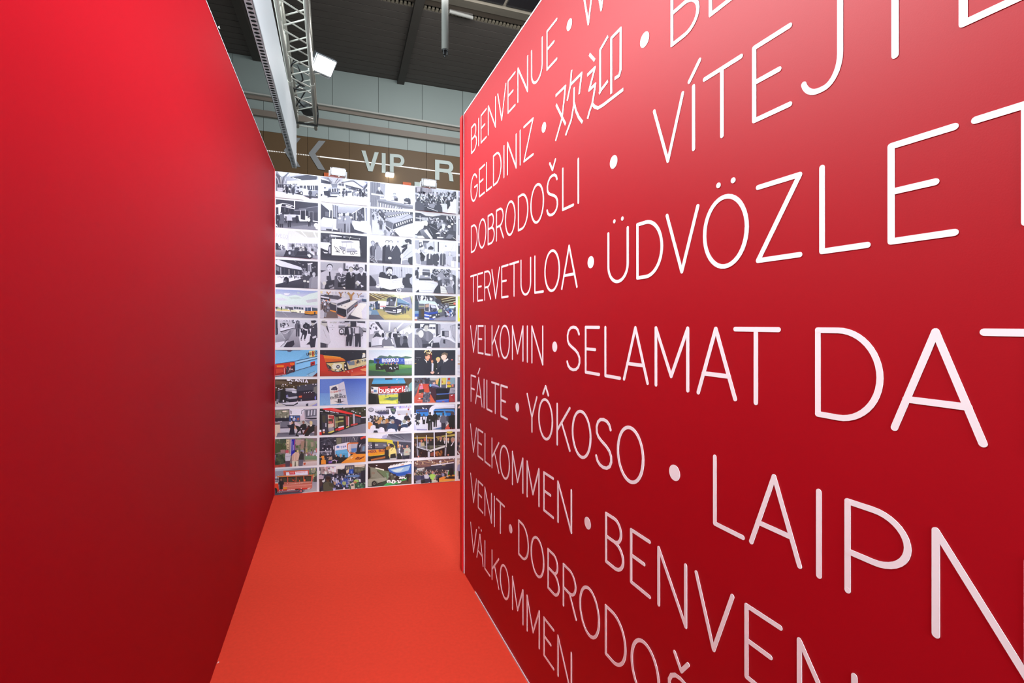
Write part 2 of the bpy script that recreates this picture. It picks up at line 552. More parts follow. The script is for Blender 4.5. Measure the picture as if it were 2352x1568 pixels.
DOTS = [(1308.3, 57), (1249.8, 292.6), (1481.2, 91.3), (1409.9, 371.9), (1357.4, 602), (1274.5, 796), (1188.4, 935), (1549.8, 1085.4), (1350, 1201), (1173, 1214)]
for x, y in DOTS:
    u, v = PR.uv(x, y)
    flat_mesh('bullet', [disc((u, v), .25 * capm / 2, 32)], PR, .0008, M['vinyl'], wr)
# the two Chinese characters
ZH = [
    [[(90, 920), (213, 800), (195, 980), (170, 1200), (90, 1480)], [(97, 1030), (215, 1275)], [(290, 600), (275, 790), (235, 980)], [(275, 785), (415, 640), (383, 900)], [(322, 815), (318, 1030), (285, 1220), (215, 1410)], [(322, 1010), (345, 1110), (380, 1190), (425, 1250)]],
    [[(510, 405), (577, 480)], [(484, 665), (580, 570), (508, 850), (585, 775), (562, 930), (545, 1020), (510, 1120), (488, 1205)], [(545, 1020), (580, 1060), (620, 1070), (680, 1035), (932, 840)], [(743, 180), (645, 350), (645, 870), (632, 895)], [(640, 870), (742, 735)], [(783, 895), (783, 205), (900, 85), (898, 600), (880, 670), (825, 705)]],
]
we = empty('word', PR.hit(1300, 250), wr)
we['label'] = 'white lettering of two Chinese characters'
bpy.context.view_layer.update()
for strokes in ZH:
    polys = []
    for st in strokes:
        polys += ribbon([PR.uv(1260 + x / 5.408, 50 + y / 5.408) for x, y in st], sw * 1.02, False)
    o = flat_mesh('letter', polys, PR, .0008, M['vinyl'], None)
    o.parent = we
    o.matrix_parent_inverse = we.matrix_world.inverted()

# ------------------------------------------------------------------ far hall wall
def line(p, q):
    return lambda x: p[1] + (q[1] - p[1]) * (x - p[0]) / (q[0] - p[0])


Lc = line((517.8, 120.7), (1092.7, 215))
Ll = line((563.7, 216), (1062, 296))
Lb = line((579, 254), (1062, 323.5))
Lg = line((600, 301.6), (1061, 362.9))
mb = MB()
fx0, fx1 = 330, 1420
mb.prism([PF.hit(fx0, Lc(fx0) - 3), PF.hit(fx1, Lc(fx1) - 3), PF.hit(fx1, 640), PF.hit(fx0, 640)], -PF.n * .15)
wf = mb.build('wall_far', M['dark'])
wf['kind'] = 'structure'


def panel(xa, xb, fa, fb, name, m, th=.05, g=.8, parent=None):
    q = [PF.hit(xa + g / 2, fa(xa)), PF.hit(xb - g / 2, fa(xb)), PF.hit(xb - g / 2, fb(xb)), PF.hit(xa + g / 2, fb(xa))]
    return MB().prism(q, PF.n * th).build(name, m, parent or wf)


cols1 = [330, 440, 535.5, 655, 764, 869, 969, 1062, 1150, 1235, 1320, 1420]
for a, b in zip(cols1, cols1[1:]):
    panel(a, b, lambda x: Lc(x) + 1, lambda x: Ll(x) - .5, 'cladding_panel', M['panel'])
cols2 = [330, 480, 606, 707, 802, 893, 979, 1062, 1140, 1230, 1320, 1420]
for a, b in zip(cols2, cols2[1:]):
    panel(a, b, lambda x: Ll(x) + 9, lambda x: Lb(x), 'cladding_panel', M['panel'])
cols3 = [330, 420, 520, 606, 657, 707, 755, 802, 848, 893, 936, 979, 1021, 1062, 1140, 1230, 1320, 1420]
for a, b in zip(cols3, cols3[1:]):
    panel(a, b, lambda x: Lb(x) + 12, lambda x: Lg(x) - .6, 'cladding_panel', M['panel'])
for a, b in zip(cols2, cols2[1:]):
    panel(a, b, lambda x: Lg(x), lambda x: Lg(x) + 200, 'glazed_panel', M['glaze'], .06)
q = [PF.hit(fx0, Ll(fx0)), PF.hit(fx1, Ll(fx1)), PF.hit(fx1, Ll(fx1) + 3.2), PF.hit(fx0, Ll(fx0) + 3.2)]
MB().prism(q, PF.n * .22).build('ledge', M['ledge'], wf)
q = [PF.hit(fx0, Ll(fx0) + 3.2), PF.hit(fx1, Ll(fx1) + 3.2), PF.hit(fx1, Ll(fx1) + 8.5), PF.hit(fx0, Ll(fx0) + 12)]
MB().prism(q, PF.n * .12).build('rail_beam', M['brown'], wf)
q = [PF.hit(fx0, Lb(fx0)), PF.hit(fx1, Lb(fx1)), PF.hit(fx1, Lb(fx1) + 12.5), PF.hit(fx0, Lb(fx0) + 13.5)]
MB().prism(q, PF.n * .18).build('rail_beam', M['brown'], wf)

# sign on the glazed band
sg = empty('hall_sign', PF.hit(860, 400))
tag(sg, 'large pale letters and two grey chevrons on the brown glazed band', 'sign')
bpy.context.view_layer.update()
Z3 = lambda x, y: PF.uv(600 + x / 4.9, 270 + y / 4.9)


def signpart(name, polys, m, label=None):
    o = flat_mesh(name, polys, PF, .03, m, None, .06)
    o.parent = sg
    o.matrix_parent_inverse = sg.matrix_world.inverted()
    if label:
        o['label'] = label


signpart('letter', [[Z3(*p) for p in q] for q in ([(1127, 380), (1172, 383), (1240, 615), (1205, 611)], [(1275, 398), (1320, 402), (1252, 615), (1210, 611)])], M['letter'])
signpart('letter', [[Z3(*p) for p in [(1355, 407), (1398, 411), (1398, 631), (1355, 627)]]], M['letter'])


def bowl(x0, y0, w, h, sk, th, foot, leg=False):
    f = lambda p: Z3(p[0], p[1] + (p[0] - x0) * sk)
    polys = [[f(p) for p in [(x0, y0), (x0 + th, y0), (x0 + th, foot), (x0, foot)]]]
    o = [(x0 + th, y0)] + [(x0 + w - h / 2 + h / 2 * math.cos(a), y0 + h / 2 - h / 2 * math.sin(a)) for a in [math.pi / 2 - math.pi * k / 12 for k in range(13)]] + [(x0 + th, y0 + h)]
    t2 = th * .82
    h2 = h - 2 * t2
    inn = [(x0 + th, y0 + t2)] + [(x0 + w - h / 2 + (h2 / 2 + (th - t2) * -.5) * math.cos(a), y0 + h / 2 - h2 / 2 * math.sin(a)) for a in [math.pi / 2 - math.pi * k / 12 for k in range(13)]] + [(x0 + th, y0 + h - t2)]
    for k in range(len(o) - 1):
        polys.append([f(p) for p in (o[k], o[k + 1], inn[k + 1], inn[k])])
    if leg:
        ex = x0 + w
        for qd in ([(ex - 80, y0 + h - 30), (ex - 38, y0 + h - 34), (ex - 8, y0 + h + 22), (ex - 50, y0 + h + 22)], [(ex - 50, y0 + h + 20), (ex - 8, y0 + h + 20), (ex + 2, foot), (ex - 42, foot)]):
            polys.append([f(p) for p in qd])
    return polys


signpart('letter', bowl(1446, 416, 162, 132, .09, 42, 636), M['letter'])
signpart('letter', bowl(1952, 482, 204, 132, .1, 48, 705, True), M['letter'])
for dx, dy in ((0, 0), (-277, -34)):
    ch = [(650, 270), (725, 275), (610, 415), (722, 600), (645, 590), (535, 412)]
    signpart('chevron', [[Z3(x + dx, y + dy) for x, y in q] for q in (ch[:1] + ch[1:3] + ch[5:], [ch[5], ch[2], ch[3], ch[4]])], M['chevron'])
# glowing line that paints the hall lights' reflection on the band
ls = empty('reflection_line', PF.hit(614, 347))
tag(ls, 'thin pale glowing line painted as a reflection along the brown glazed band', 'reflection')
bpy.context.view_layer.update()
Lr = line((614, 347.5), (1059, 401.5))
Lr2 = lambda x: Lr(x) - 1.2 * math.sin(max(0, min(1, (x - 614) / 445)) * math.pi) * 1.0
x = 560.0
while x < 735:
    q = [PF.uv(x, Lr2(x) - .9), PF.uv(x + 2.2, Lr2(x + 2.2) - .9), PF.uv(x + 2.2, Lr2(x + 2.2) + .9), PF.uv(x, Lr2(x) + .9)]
    o = flat_mesh('reflection_dash', [q], PF, .02, M['strip'], None, .06)
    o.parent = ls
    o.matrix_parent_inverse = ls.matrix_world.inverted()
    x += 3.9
for xa, xb, nm in ((735, 838, 'tube'), (838, 962, 'tube'), (962, 1064, 'tube'), (1064, 1180, 'tube')):  # tube pieces are the unbroken stretch of the painted reflection
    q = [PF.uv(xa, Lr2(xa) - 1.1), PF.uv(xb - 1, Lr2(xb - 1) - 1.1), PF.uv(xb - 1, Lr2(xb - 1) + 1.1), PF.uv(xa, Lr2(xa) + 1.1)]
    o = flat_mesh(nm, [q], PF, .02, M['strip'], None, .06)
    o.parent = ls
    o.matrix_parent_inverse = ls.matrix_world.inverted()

# small lamp, orange plates and grey plate on the band
def plate(name, x0, y0, x1, y1, m, label, cat, sk=.12, off=.08, th=.05):
    p = [PF.uv(x0, y0), PF.uv(x1, y0 + (x1 - x0) * sk), PF.uv(x1, y1 + (x1 - x0) * sk), PF.uv(x0, y1)]
    o = flat_mesh(name, [p], PF, th, m, None, off)
    tag(o, label, cat)
    return o


lampo = empty('wall_lamp', PF.hit(894, 405))
tag(lampo, 'small bright bar lamp on the brown band under the letters', 'lamp')
bpy.context.view_layer.update()
for nm, y0, y1, th, m in (('housing', 400.6, 402.2, .3, M['pipe']), ('lens', 402.4, 407, .26, M['lamp'])):
    p = [PF.uv(885, y0), PF.uv(903, y0 + 2.2), PF.uv(903, y1 + 2.2), PF.uv(885.5, y1)]
    o = flat_mesh(nm, [p], PF, th, m, None, .07)
    o.parent = lampo
    o.matrix_parent_inverse = lampo.matrix_world.inverted()
plate('orange_sign', 744.5, 398.6, 787, 420, M['orange'], 'orange sign plate beside the floodlight above the second photograph column', 'sign')
plate('orange_sign', 924.5, 419.8, 943, 440, M['orange'], 'small orange sign plate behind the picture wall under the letter R', 'sign')
plate('grey_board', 951, 419.5, 976, 440, M['letter'], 'pale grey board behind the picture wall beside the far floodlight', 'board')

# ------------------------------------------------------------------ hall ceiling
ce = empty('ceiling', PC.p)
ce['kind'] = 'structure'
bpy.context.view_layer.update()


def ceil_piece(name, pxs, m, drop, lift=.12, base=0.0):
    """pixels on the ceiling plane; drop = how far it hangs under the plane"""
    q = [PC.hit(x, y) + UP * (lift) for x, y in pxs]
    o = MB().prism(q, UP * (-(drop + lift))).build(name, m, None)
    o.parent = ce
    o.matrix_parent_inverse = ce.matrix_world.inverted()
    return o


def P(x, k):
    """pixel on the k-th plank joint: joints run along the far wall"""
    u = (PC.hit(x, Lc(x)) - PC.p).dot(PC.d)
    return u


def cpt(u, v):
    return PC.p + PC.d * u + PC.e * (-v)


def ceil_box(name, u0, u1, v0, v1, m, drop, lift=.1):
    q = [cpt(u0, v0) + UP * lift, cpt(u1, v0) + UP * lift, cpt(u1, v1) + UP * lift, cpt(u0, v1) + UP * lift]
    o = MB().prism(q, UP * (-(drop + lift))).build(name, m, None)
    o.parent = ce
    o.matrix_parent_inverse = ce.matrix_world.inverted()
    return o


def cuv(x, y):
    q = PC.hit(x, y) - PC.p
    # solve q = d*u - e*v (d and e are not quite square)
    de = PC.d.dot(PC.e)
    a, b = q.dot(PC.d), q.dot(PC.e)
    det = 1 - de * de
    u = (a - de * b) / det
    e = (b - de * a) / det
    return u, -e


vv = cuv(1090, 40)[1]
nplank = 13
v_edge = cuv(1090, 47)[1]
b1, b2 = cuv(963, 0)[0], cuv(545, 0)[0]
b1b, b2b = cuv(919, 190)[0], cuv(592, 136)[0]
beams = [(b1 + b1b) / 2, (b2 + b2b) / 2]
pitch = beams[0] - beams[1]
bxs = sorted([beams[1] - pitch, beams[1], beams[0], beams[0] + pitch])
edges = [bxs[0] - 2] + bxs + [bxs[-1] + 2]
random.seed(4)
for k in range(nplank):
    for a, b in zip(edges, edges[1:]):
        ceil_box('plank', a, b, v_edge * k / nplank + .013, v_edge * (k + 1) / nplank - .013, M['plank'], random.uniform(0, .003), .05)
bw = pitch * .026
for u in bxs:
    ceil_box('roof_beam', u - bw, u + bw, .02, cuv(1090, -40)[1], M['beam'], .13, .05)
# vent row, cross beams and dark roof lights beyond it
v1, v2, v3, v4 = cuv(1090, 33)[1], cuv(1090, 19)[1], cuv(1090, 2)[1], cuv(1090, -40)[1]
ceil_box('vent_slot', edges[0], edges[-1], v_edge, v1, M['dark'], -.14, .26)
tp = abs(cuv(1158, 62)[0] - cuv(1150, 60)[0])
ta, tb = beams[1] - pitch * .3, beams[0] + pitch * .75
nt = int((tb - ta) / tp)
for k in range(nt):
    u = ta + tp * (k + .5)
    q = [cpt(u - tp * .42, v_edge + .01), cpt(u + tp * .42, v_edge + .01), cpt(u + tp * .28, v_edge + (v1 - v_edge) * .5), cpt(u - tp * .28, v_edge + (v1 - v_edge) * .5)]
    o = MB().prism([p + UP * .05 for p in q], UP * -.05).build('vent_slat', M['slat'], None)
    o.parent = ce
    o.matrix_parent_inverse = ce.matrix_world.inverted()
ceil_box('vent_bar', edges[0], edges[-1], v_edge + (v1 - v_edge) * .62, v_edge + (v1 - v_edge) * .76, M['beam'], -.03, .09)
ceil_box('cross_beam', edges[0], edges[-1], v1, v2, M['brown_dark'], .02, .3)
ceil_box('cross_beam', edges[0], edges[-1], v2, v3, M['concrete'], .04, .3)
npn = 12
for k in range(npn):
    a = edges[0] + (edges[-1] - edges[0]) * k / npn
    b = edges[0] + (edges[-1] - edges[0]) * (k + 1) / npn
    ceil_box('roof_light_pane', a + .04, b - .04, v3 + .04, v4, M['window'], -.02, .08)
ceil_box('roof_deck', edges[0], edges[-1], -.1, v4 + .1, M['dark'], -.27, .32)
u0, vq = cuv(1032, 18)
u1, vq1 = cuv(1086, 33)
o = MB().tube([cpt(u0, vq) - UP * .09, cpt(u1, vq1) - UP * .09], .045).build('tube_lamp', M['pipe'], None)
o2 = MB().box((cpt(u0, vq) + cpt(u1, vq1)) / 2 - UP * .025, (.6, .06, .07), (PC.d, PC.e, UP)).build('lamp_bracket', M['beam'], None)
tl = empty('ceiling_lamp', (cpt(u0, vq) + cpt(u1, vq1)) / 2)
tag(tl, 'short white tube lamp lying under the ceiling by the vent row', 'lamp')
bpy.context.view_layer.update()
for q in (o, o2):
    q.parent = tl
    q.matrix_parent_inverse = tl.matrix_world.inverted()

# white hanging pipe
zb_ = at(1022, 115, 8).z
hp = empty('hanging_pipe', at(1022, 115, 8))
tag(hp, 'white vertical pipe hanging from the hall roof with a black end fitting', 'pipe')
MB().tube([(0, 0, 0), (0, 0, 3.9)], .057, 20).build('pipe', M['pipe'], hp, True)
mb = MB()
mb.tube([(0, 0, -.02), (0, 0, .0)], .05, 16)
for a in (0, 2.1, 4.2):
    mb.box((.035 * math.cos(a), .035 * math.sin(a), -.05), (.02, .02, .08))
mb.tube([(0, 0, -.12), (0, 0, -.02)], [.012, .02], 8)
mb.build('end_fitting', M['black'], hp)

# ------------------------------------------------------------------ hanging fascia with perforated rail
zf = at(676, 386, 7).z
top = at(679, 285, 7).z
pn = at(558.6, 0, (zf - EYE) * F / YH)
pf_ = at(671, 386, 7)
fd = Vector((pf_.x - pn.x, pf_.y - pn.y, 0)).normalized()
fr = Vector((fd.y, -fd.x, 0))                       # to the right of the run
fa = empty('hanging_fascia', Vector((pf_.x, pf_.y, zf)))
tag(fa, 'long white hanging fascia with a perforated metal rail under the truss', 'fascia')
run, wd = 6.6, .06
mb = MB()
mb.box(-fd * run / 2 + fr * wd / 2 + UP * ((top - zf) / 2 + .012), (run, wd - .004, top - zf - .02), (fd, fr, UP))
mb.build('fabric_panel', M['fabric'], fa)
# rail bottom with real holes
vs, fs = [], []
pitchh = .052
nh = int(run / pitchh)
for k in range(nh):
    c = -fd * (pitchh * (k + .5) + .01) + fr * wd / 2
    n0 = len(vs)
    hx, hy = pitchh / 2, wd / 2
    sq = [(-hx, -hy), (0, -hy), (hx, -hy), (hx, 0), (hx, hy), (0, hy), (-hx, hy), (-hx, 0)]
    for x, y in sq:
        vs.append(c + fd * x + fr * y)
    for x, y in sq:
        l = math.hypot(x / hx, y / hy)
        a = math.atan2(y / hy, x / hx)
        vs.append(c + fd * (.0165 * math.cos(a)) + fr * (.0205 * math.sin(a)))
    for i in range(8):
        fs.append((n0 + i, n0 + (i + 1) % 8, n0 + 8 + (i + 1) % 8, n0 + 8 + i))
me = bpy.data.meshes.new('perforated_rail')
me.from_pydata([tuple(v) for v in vs], [], fs)
link('perforated_rail', me, M['alu_rail'], fa)
mb = MB()
mb.box(-fd * run / 2 + fr * .0015 + UP * .012, (run, .003, .024), (fd, fr, UP))
mb.box(-fd * run / 2 + fr * (wd - .0015) + UP * .012, (run, .003, .024), (fd, fr, UP))
mb.build('rail_side', M['alu_rail'], fa)
MB().box(-fd * run / 2 + fr * wd / 2 + UP * .021, (run, wd - .008, .002), (fd, fr, UP)).build('rail_core', M['black'], fa)

# ------------------------------------------------------------------ lighting truss
zt = at(703, 289, 8).z
td = Vector((-.374, 1, 0)).normalized()
tr = Vector((td.y, -td.x, 0))
tw = .28
te = Vector((at(683.5, 287, 8).x, 8.0, zt))
tt = empty('lighting_truss', te)
tag(tt, 'aluminium box truss with diagonal braces hanging above the white fascia', 'truss')
ln = 6.4
corners = [(0, 0), (tw, 0), (tw, tw), (0, tw)]
for cx_, cz_ in corners:
    MB().tube([tr * cx_ + UP * cz_ + td * .04, tr * cx_ + UP * cz_ - td * ln], .027, 12).build('chord', M['alu'], tt, True)
step = .28
for fi in range(4):
    (ax, az), (bx, bz) = corners[fi], corners[(fi + 1) % 4]
    a, b = tr * ax + UP * az, tr * bx + UP * bz
    k = 0
    while (k + 1) * step < ln:
        p, q = (a, b) if k % 2 == 0 else (b, a)
        MB().tube([p - td * (k * step + .06), q - td * ((k + 1) * step + .02)], .009, 6).build('brace', M['alu'], tt)
        k += 1
    MB().tube([a - td * .02, b - td * .02], .012, 6).build('end_bar', M['alu'], tt)
for s_ in (1.55, 4.2):
    for cx_, cz_ in corners:
        MB().tube([tr * cx_ + UP * cz_ - td * (s_ - .05), tr * cx_ + UP * cz_ - td * (s_ + .05)], .031, 12).build('coupling', M['alu'], tt)
mb = MB()
for z in (0,):
    mb.tube([tr * -.03 + UP * -.03 - td * .22, tr * (tw + .03) + UP * -.03 - td * .2, tr * (tw + .035) + UP * (tw * .5) - td * .2, tr * (tw + .03) + UP * (tw + .03) - td * .22, tr * -.03 + UP * (tw + .03) - td * .22, tr * -.03 + UP * -.03 - td * .22], .016, 8)
mb.build('safety_strap', M['black'], tt)
# cables and the black ballast riding in the truss
ca = empty('power_cable', te + tr * .1 - td * .6 + UP * .08)
tag(ca, 'black power cables looped loosely inside the end of the truss', 'cable')
rnd = random.Random(8)
for j in range(3):
    pts = []
    for k in range(15):
        s_ = k / 14
        pts.append(td * (.35 - s_ * 1.5) + tr * (-.04 + .1 * math.sin(s_ * 9 + j * 2)) + UP * (.06 + .08 * math.cos(s_ * 11 + j)))
    MB().tube(pts, .011, 6).build('cable', M['black'], ca, True)
bl = empty('ballast_box', te - td * .42 + tr * .16 + UP * .13)
tag(bl, 'black wrapped control box strapped inside the end of the truss', 'box')
MB().box((0, 0, 0), (.30, .16, .1), (td + tr * .25, tr - td * .25, UP)).build('case', M['black'], bl)
MB().box((0, 0, .055), (.1, .06, .02), (td, tr, UP)).build('lid', M['black'], bl)


# ------------------------------------------------------------------ floodlights
def flood(name, loc, aim, w, h, label, group=None, arm=None, case='black', glow='flood'):
    f = empty(name, loc)
    tag(f, label, 'floodlight', group)
    d = (Vector(aim) - Vector(loc)).normalized()
    r = d.cross(UP).normalized()
    u = r.cross(d)
    ax = (r, u, d)
    mb = MB()
    dp = .07 if w > .2 else .03
    mb.box(-d * (dp / 2 + .01), (w, h, dp), ax)
    for k in range(6):
        mb.box(-d * (dp + .02) + r * (w * (-.4 + .16 * k)), (.008, h * .8, .03), ax)
    mb.build('housing', M[case], f)
    mb = MB()
    t = .012
    for sx in (-1, 1):
        mb.box(r * sx * (w / 2 - t / 2) + d * .001, (t, h, .024), ax)
        mb.box(u * sx * (h / 2 - t / 2) + d * .001, (w, t, .024), ax)
    mb.build('bezel', M['alu_rail'], f)
    mb = MB()
    mb.box(d * .006, (w - 2 * t, h - 2 * t, .012), ax)
    mb.build('lens', M[glow], f)
    mb = MB()
    for sx in (-1, 1):
        mb.box(r * sx * (w / 2 + .008) - u * h * .25 - d * .03, (.008, h * .75, .03), ax)
    mb.box(-u * h * .62 - d * .03, (w + .024, .008, .03), ax)
    mb.build('yoke', M['alu_rail'], f)
    if arm:
        MB().tube([Vector(a) - Vector(loc) for a in arm], .009, 8).build('arm', M['alu'], f, True)
    return f


fl = Vector(at(744, 150, 6.3))
flood('floodlight', fl, (1.2, 3.4, .4), .28, .22, 'large blazing floodlight clamped to the side of the truss', arm=[fl - Vector((.05, -.05, .08)), fl + Vector((-.2, .02, -.1)), te - td * 1.6 + tr * tw])
for x, y, lb in ((777, 394.5, 'floodlight on an arm above the second photograph column'), (986, 420, 'floodlight on an arm above the fourth photograph column')):
    p = PB.hit(x, y, .16)
    u = (p - PB.p).dot(PB.d)
    fo = flood('arm_floodlight', p, p + PB.n * .6 - UP * .14 + Vector((.12, 0, 0)), .135, .07, lb, 'floodlights above the picture wall', arm=[p - UP * .05, PB.pt(u + .03, zb(u) + .04, .09), PB.pt(u + .05, zb(u) + .03, -.02), PB.pt(u + .05, zb(u) - .12, -.06)], case='alu_rail', glow='arm_glow')

# ------------------------------------------------------------------ photographs on the picture wall
VIEWS = {'a': (620, 390, 10.227), 'b': (840, 390, 9.222), 'c': (620, 530, 10.226), 'd': (840, 530, 10.226), 'e': (620, 660, 10.226), 'f': (840, 660, 10.226),
         'g': (620, 795, 10.226), 'h': (840, 795, 10.226), 'i': (620, 925, 10.226), 'j': (840, 925, 10.226), 'k': (620, 1000, 10.226), 'l': (840, 990, 10.226)}
ROWY = [  # top and bottom of each row of prints, measured at two columns (634.7 and 1047)
    (393.2, 453.6, 437.6, 491.4), (457.5, 522, 496.8, 553.2), (526.9, 590.8, 556.9, 614.1), (595.5, 659.6, 618.5, 674.7), (663.9, 728.4, 680, 737.7), (732.8, 797.9, 742.1, 798.4),
    (803.3, 864.9, 803.8, 861), (870.8, 933.9, 865.9, 923.1), (939.7, 1004, 927.9, 984.7), (1008.1, 1072.8, 989.5, 1046.2), (1077.2, 1135.4, 1051.6, 1102.2)]
COLX = [  # left and right of each column, measured at y 400 and y 1120
    (634.0, 630.8, 730.9, 728.0), (737.4, 733.3, 843.9, 839.4), (850.3, 844.8, 948.5, 945.3), (953.9, 950.4, 1048.0, 1044.3), (1053.1, 1049.2, 1141.0, 1137.5)]


def grid_pt(y0, y1, xa, xb):
    x, y = xa, y0
    for _ in range(4):
        y = y0 + (y1 - y0) * (x - 634.7) / (1047 - 634.7)
        x = xa + (xb - xa) * (y - 400) / 720
    return x, y


def hexc(s):
    v = [int(ch, 16) / 15 for ch in s]
    return lin(v)


def clip(poly, quad):
    out = poly
    n = len(quad)
    cx = sum(q[0] for q in quad) / n
    cy = sum(q[1] for q in quad) / n
    for i in range(n):
        a, b = quad[i], quad[(i + 1) % n]
        side = lambda p: (b[0] - a[0]) * (p[1] - a[1]) - (b[1] - a[1]) * (p[0] - a[0])
        sgn = 1 if side((cx, cy)) > 0 else -1
        res = []
        for j in range(len(out)):
            p, q = out[j - 1], out[j]
            sp, sq = side(p) * sgn, side(q) * sgn
            if (sp >= 0) != (sq >= 0):
                t = sp / (sp - sq)
                res.append(tuple(p[k] + (q[k] - p[k]) * t for k in range(len(p))))
            if sq >= 0:
                res.append(q)
        out = res
        if len(out) < 3:
            return []
    return out


def oval(x, y, rx, ry, n=18):
    return [(x + rx * math.cos(2 * math.pi * k / n), y + ry * math.sin(2 * math.pi * k / n)) for k in range(n)]


def pts_of(tokens):
    return [tuple(float(v) for v in t.split(',')) for t in tokens]


def draw(code):
    """turn the drawing lines of one print into (polygon, colour or colours) in view pixels"""
    out = []
    P_ = lambda poly, c: out.append((poly, c))
    for ln_ in code.strip().split('\n'):
        tk = ln_.split()
        if not tk:
            continue
        op = tk[0]
        if op == 'p':
            P_(pts_of(tk[2:]), tk[1])
        elif op == 'g':
            P_(pts_of(tk[3:7]), (tk[1], tk[1], tk[2], tk[2]))
        elif op == 'r':
            (x, y), (w, h) = pts_of(tk[2:4])
            P_([(x, y), (x + w, y), (x + w, y + h), (x, y + h)], tk[1])
        elif op == 'e':
            (x, y), (rx, ry) = pts_of(tk[2:4])
            P_(oval(x, y, rx, ry), tk[1])
        elif op == 'l':
            for q in ribbon(pts_of(tk[3:]), float(tk[2]), False, 8):
                P_(q, tk[1])
        elif op == 'd':                      # row of dots
            for x, y in pts_of(tk[3:]):
                P_(oval(x, y, float(tk[2]), float(tk[2]), 8), tk[1])
        elif op == 't':                      # t colour stroke height x,y x,y text
            (xa, ya), (xb, yb) = pts_of(tk[4:6])
            h = float(tk[3])
            text = ' '.join(tk[6:])
            wd_ = [.3 if ch in 'Iil ' else 1.0 for ch in text]
            tot = sum(wd_) + .38 * (len(text) - 1)
            pos = 0
            for ch, w_ in zip(text, wd_):
                if ch != ' ':
                    for st in G.get(PLAIN.get(ch, (ch,))[0], []):
                        q = []
                        for x, y in st:
                            f_ = (pos + w_ * x) / tot
                            q.append((xa + (xb - xa) * f_, ya + (yb - ya) * f_ - h * y))
                        for pl in ribbon(q, float(tk[2]), False, 6):
                            P_(pl, tk[1])
                pos += w_ + .38
        elif op == 'w':                      # row of panes: colour count gap + quad
            c, n, gp = tk[1], int(tk[2]), float(tk[3])
            a, b, c2, d2 = [Vector(v) for v in pts_of(tk[4:8])]
            for k in range(n):
                s0, s1 = (k + gp / 2) / n, (k + 1 - gp / 2) / n
                P_([tuple(a.lerp(b, s0)), tuple(a.lerp(b, s1)), tuple(d2.lerp(c2, s1)), tuple(d2.lerp(c2, s0))], c)
        elif op == 'n':                      # scattered specks: seed count x,y x,y size colours
            rn = random.Random(int(tk[1]))
            (xa, ya), (xb, yb) = pts_of(tk[3:5])
            sz = float(tk[5])
            for _ in range(int(tk[2])):
                x, y = rn.uniform(xa, xb), rn.uniform(ya, yb)
                w, h = sz * rn.uniform(.25, .7), sz * rn.uniform(.3, 1.0)
                k = rn.uniform(-.4, .4) * sz
                P_([(x - w, y - h), (x + w * .8, y - h * .8 + k * .2), (x + w, y + h), (x - w * .8 + k * .3, y + h)], rn.choice(tk[6:]))
        elif op == 'c':                      # seated or standing crowd: seed count x,y x,y head-size skin hair clothes...
            rn = random.Random(int(tk[1]))
            (xa, ya), (xb, yb) = pts_of(tk[3:5])
            sz = float(tk[5])
            ps = sorted([(rn.uniform(ya, yb), rn.uniform(xa, xb)) for _ in range(int(tk[2]))])
            for y, x in ps:
                r_ = sz * (.65 + .5 * (y - ya) / max(1, yb - ya))
                cl = rn.choice(tk[8:])
                P_([(x - r_ * 1.7, y + r_ * 4.4), (x - r_ * 1.6, y + r_ * 1.7), (x - r_ * .7, y + r_ * 1.0), (x + r_ * .7, y + r_ * 1.0), (x + r_ * 1.6, y + r_ * 1.7), (x + r_ * 1.7, y + r_ * 4.4)], cl)
                P_(oval(x, y, r_ * .8, r_, 10), tk[6])
                P_(oval(x + rn.uniform(-.2, .2) * r_, y - r_ * .35, r_ * .82, r_ * .75, 10), tk[7])
        elif op == 'm':                      # standing figure: feet x,y height top skin hair legs
            x, y = pts_of(tk[2 - 1:2])[0]
            h = float(tk[2])
            top_, sk, hr, lg = tk[3:7]
            P_([(x - h * .11, y), (x - h * .115, y - h * .5), (x, y - h * .5), (x - h * .02, y)], lg)
            P_([(x + h * .11, y), (x + h * .115, y - h * .5), (x, y - h * .5), (x + h * .02, y)], lg)
            P_([(x - h * .13, y - h * .46), (x - h * .15, y - h * .78), (x - h * .06, y - h * .84), (x + h * .06, y - h * .84), (x + h * .15, y - h * .78), (x + h * .13, y - h * .46)], top_)
            P_([(x - h * .2, y - h * .45), (x - h * .16, y - h * .78), (x - h * .11, y - h * .78), (x - h * .14, y - h * .44)], top_)
            P_([(x + h * .2, y - h * .45), (x + h * .16, y - h * .78), (x + h * .11, y - h * .78), (x + h * .14, y - h * .44)], top_)
            P_(oval(x, y - h * .915, h * .055, h * .08, 12), sk)
            P_(oval(x, y - h * .955, h * .058, h * .048, 12), hr)
        elif op == 'b':                      # head and shoulders: x,y r length suit skin hair [shirt tie]
            x, y = pts_of(tk[1:2])[0]
            r_, ln2 = float(tk[2]), float(tk[3])
            su, sk, hr = tk[4:7]
            P_([(x - r_ * 2.3, y + r_ * ln2), (x - r_ * 2.1, y + r_ * 2.2), (x - r_ * 1.4, y + r_ * 1.5), (x - r_ * .5, y + r_ * 1.05), (x + r_ * .5, y + r_ * 1.05), (x + r_ * 1.4, y + r_ * 1.5), (x + r_ * 2.1, y + r_ * 2.2), (x + r_ * 2.3, y + r_ * ln2)], su)
            if len(tk) > 7:
                P_([(x - r_ * .5, y + r_ * 1.05), (x + r_ * .5, y + r_ * 1.05), (x + r_ * .12, y + r_ * 3), (x - r_ * .12, y + r_ * 3)], tk[7])
            if len(tk) > 8:
                P_([(x - r_ * .14, y + r_ * 1.2), (x + r_ * .14, y + r_ * 1.2), (x + r_ * .12, y + r_ * 2.8), (x - r_ * .12, y + r_ * 2.8)], tk[8])
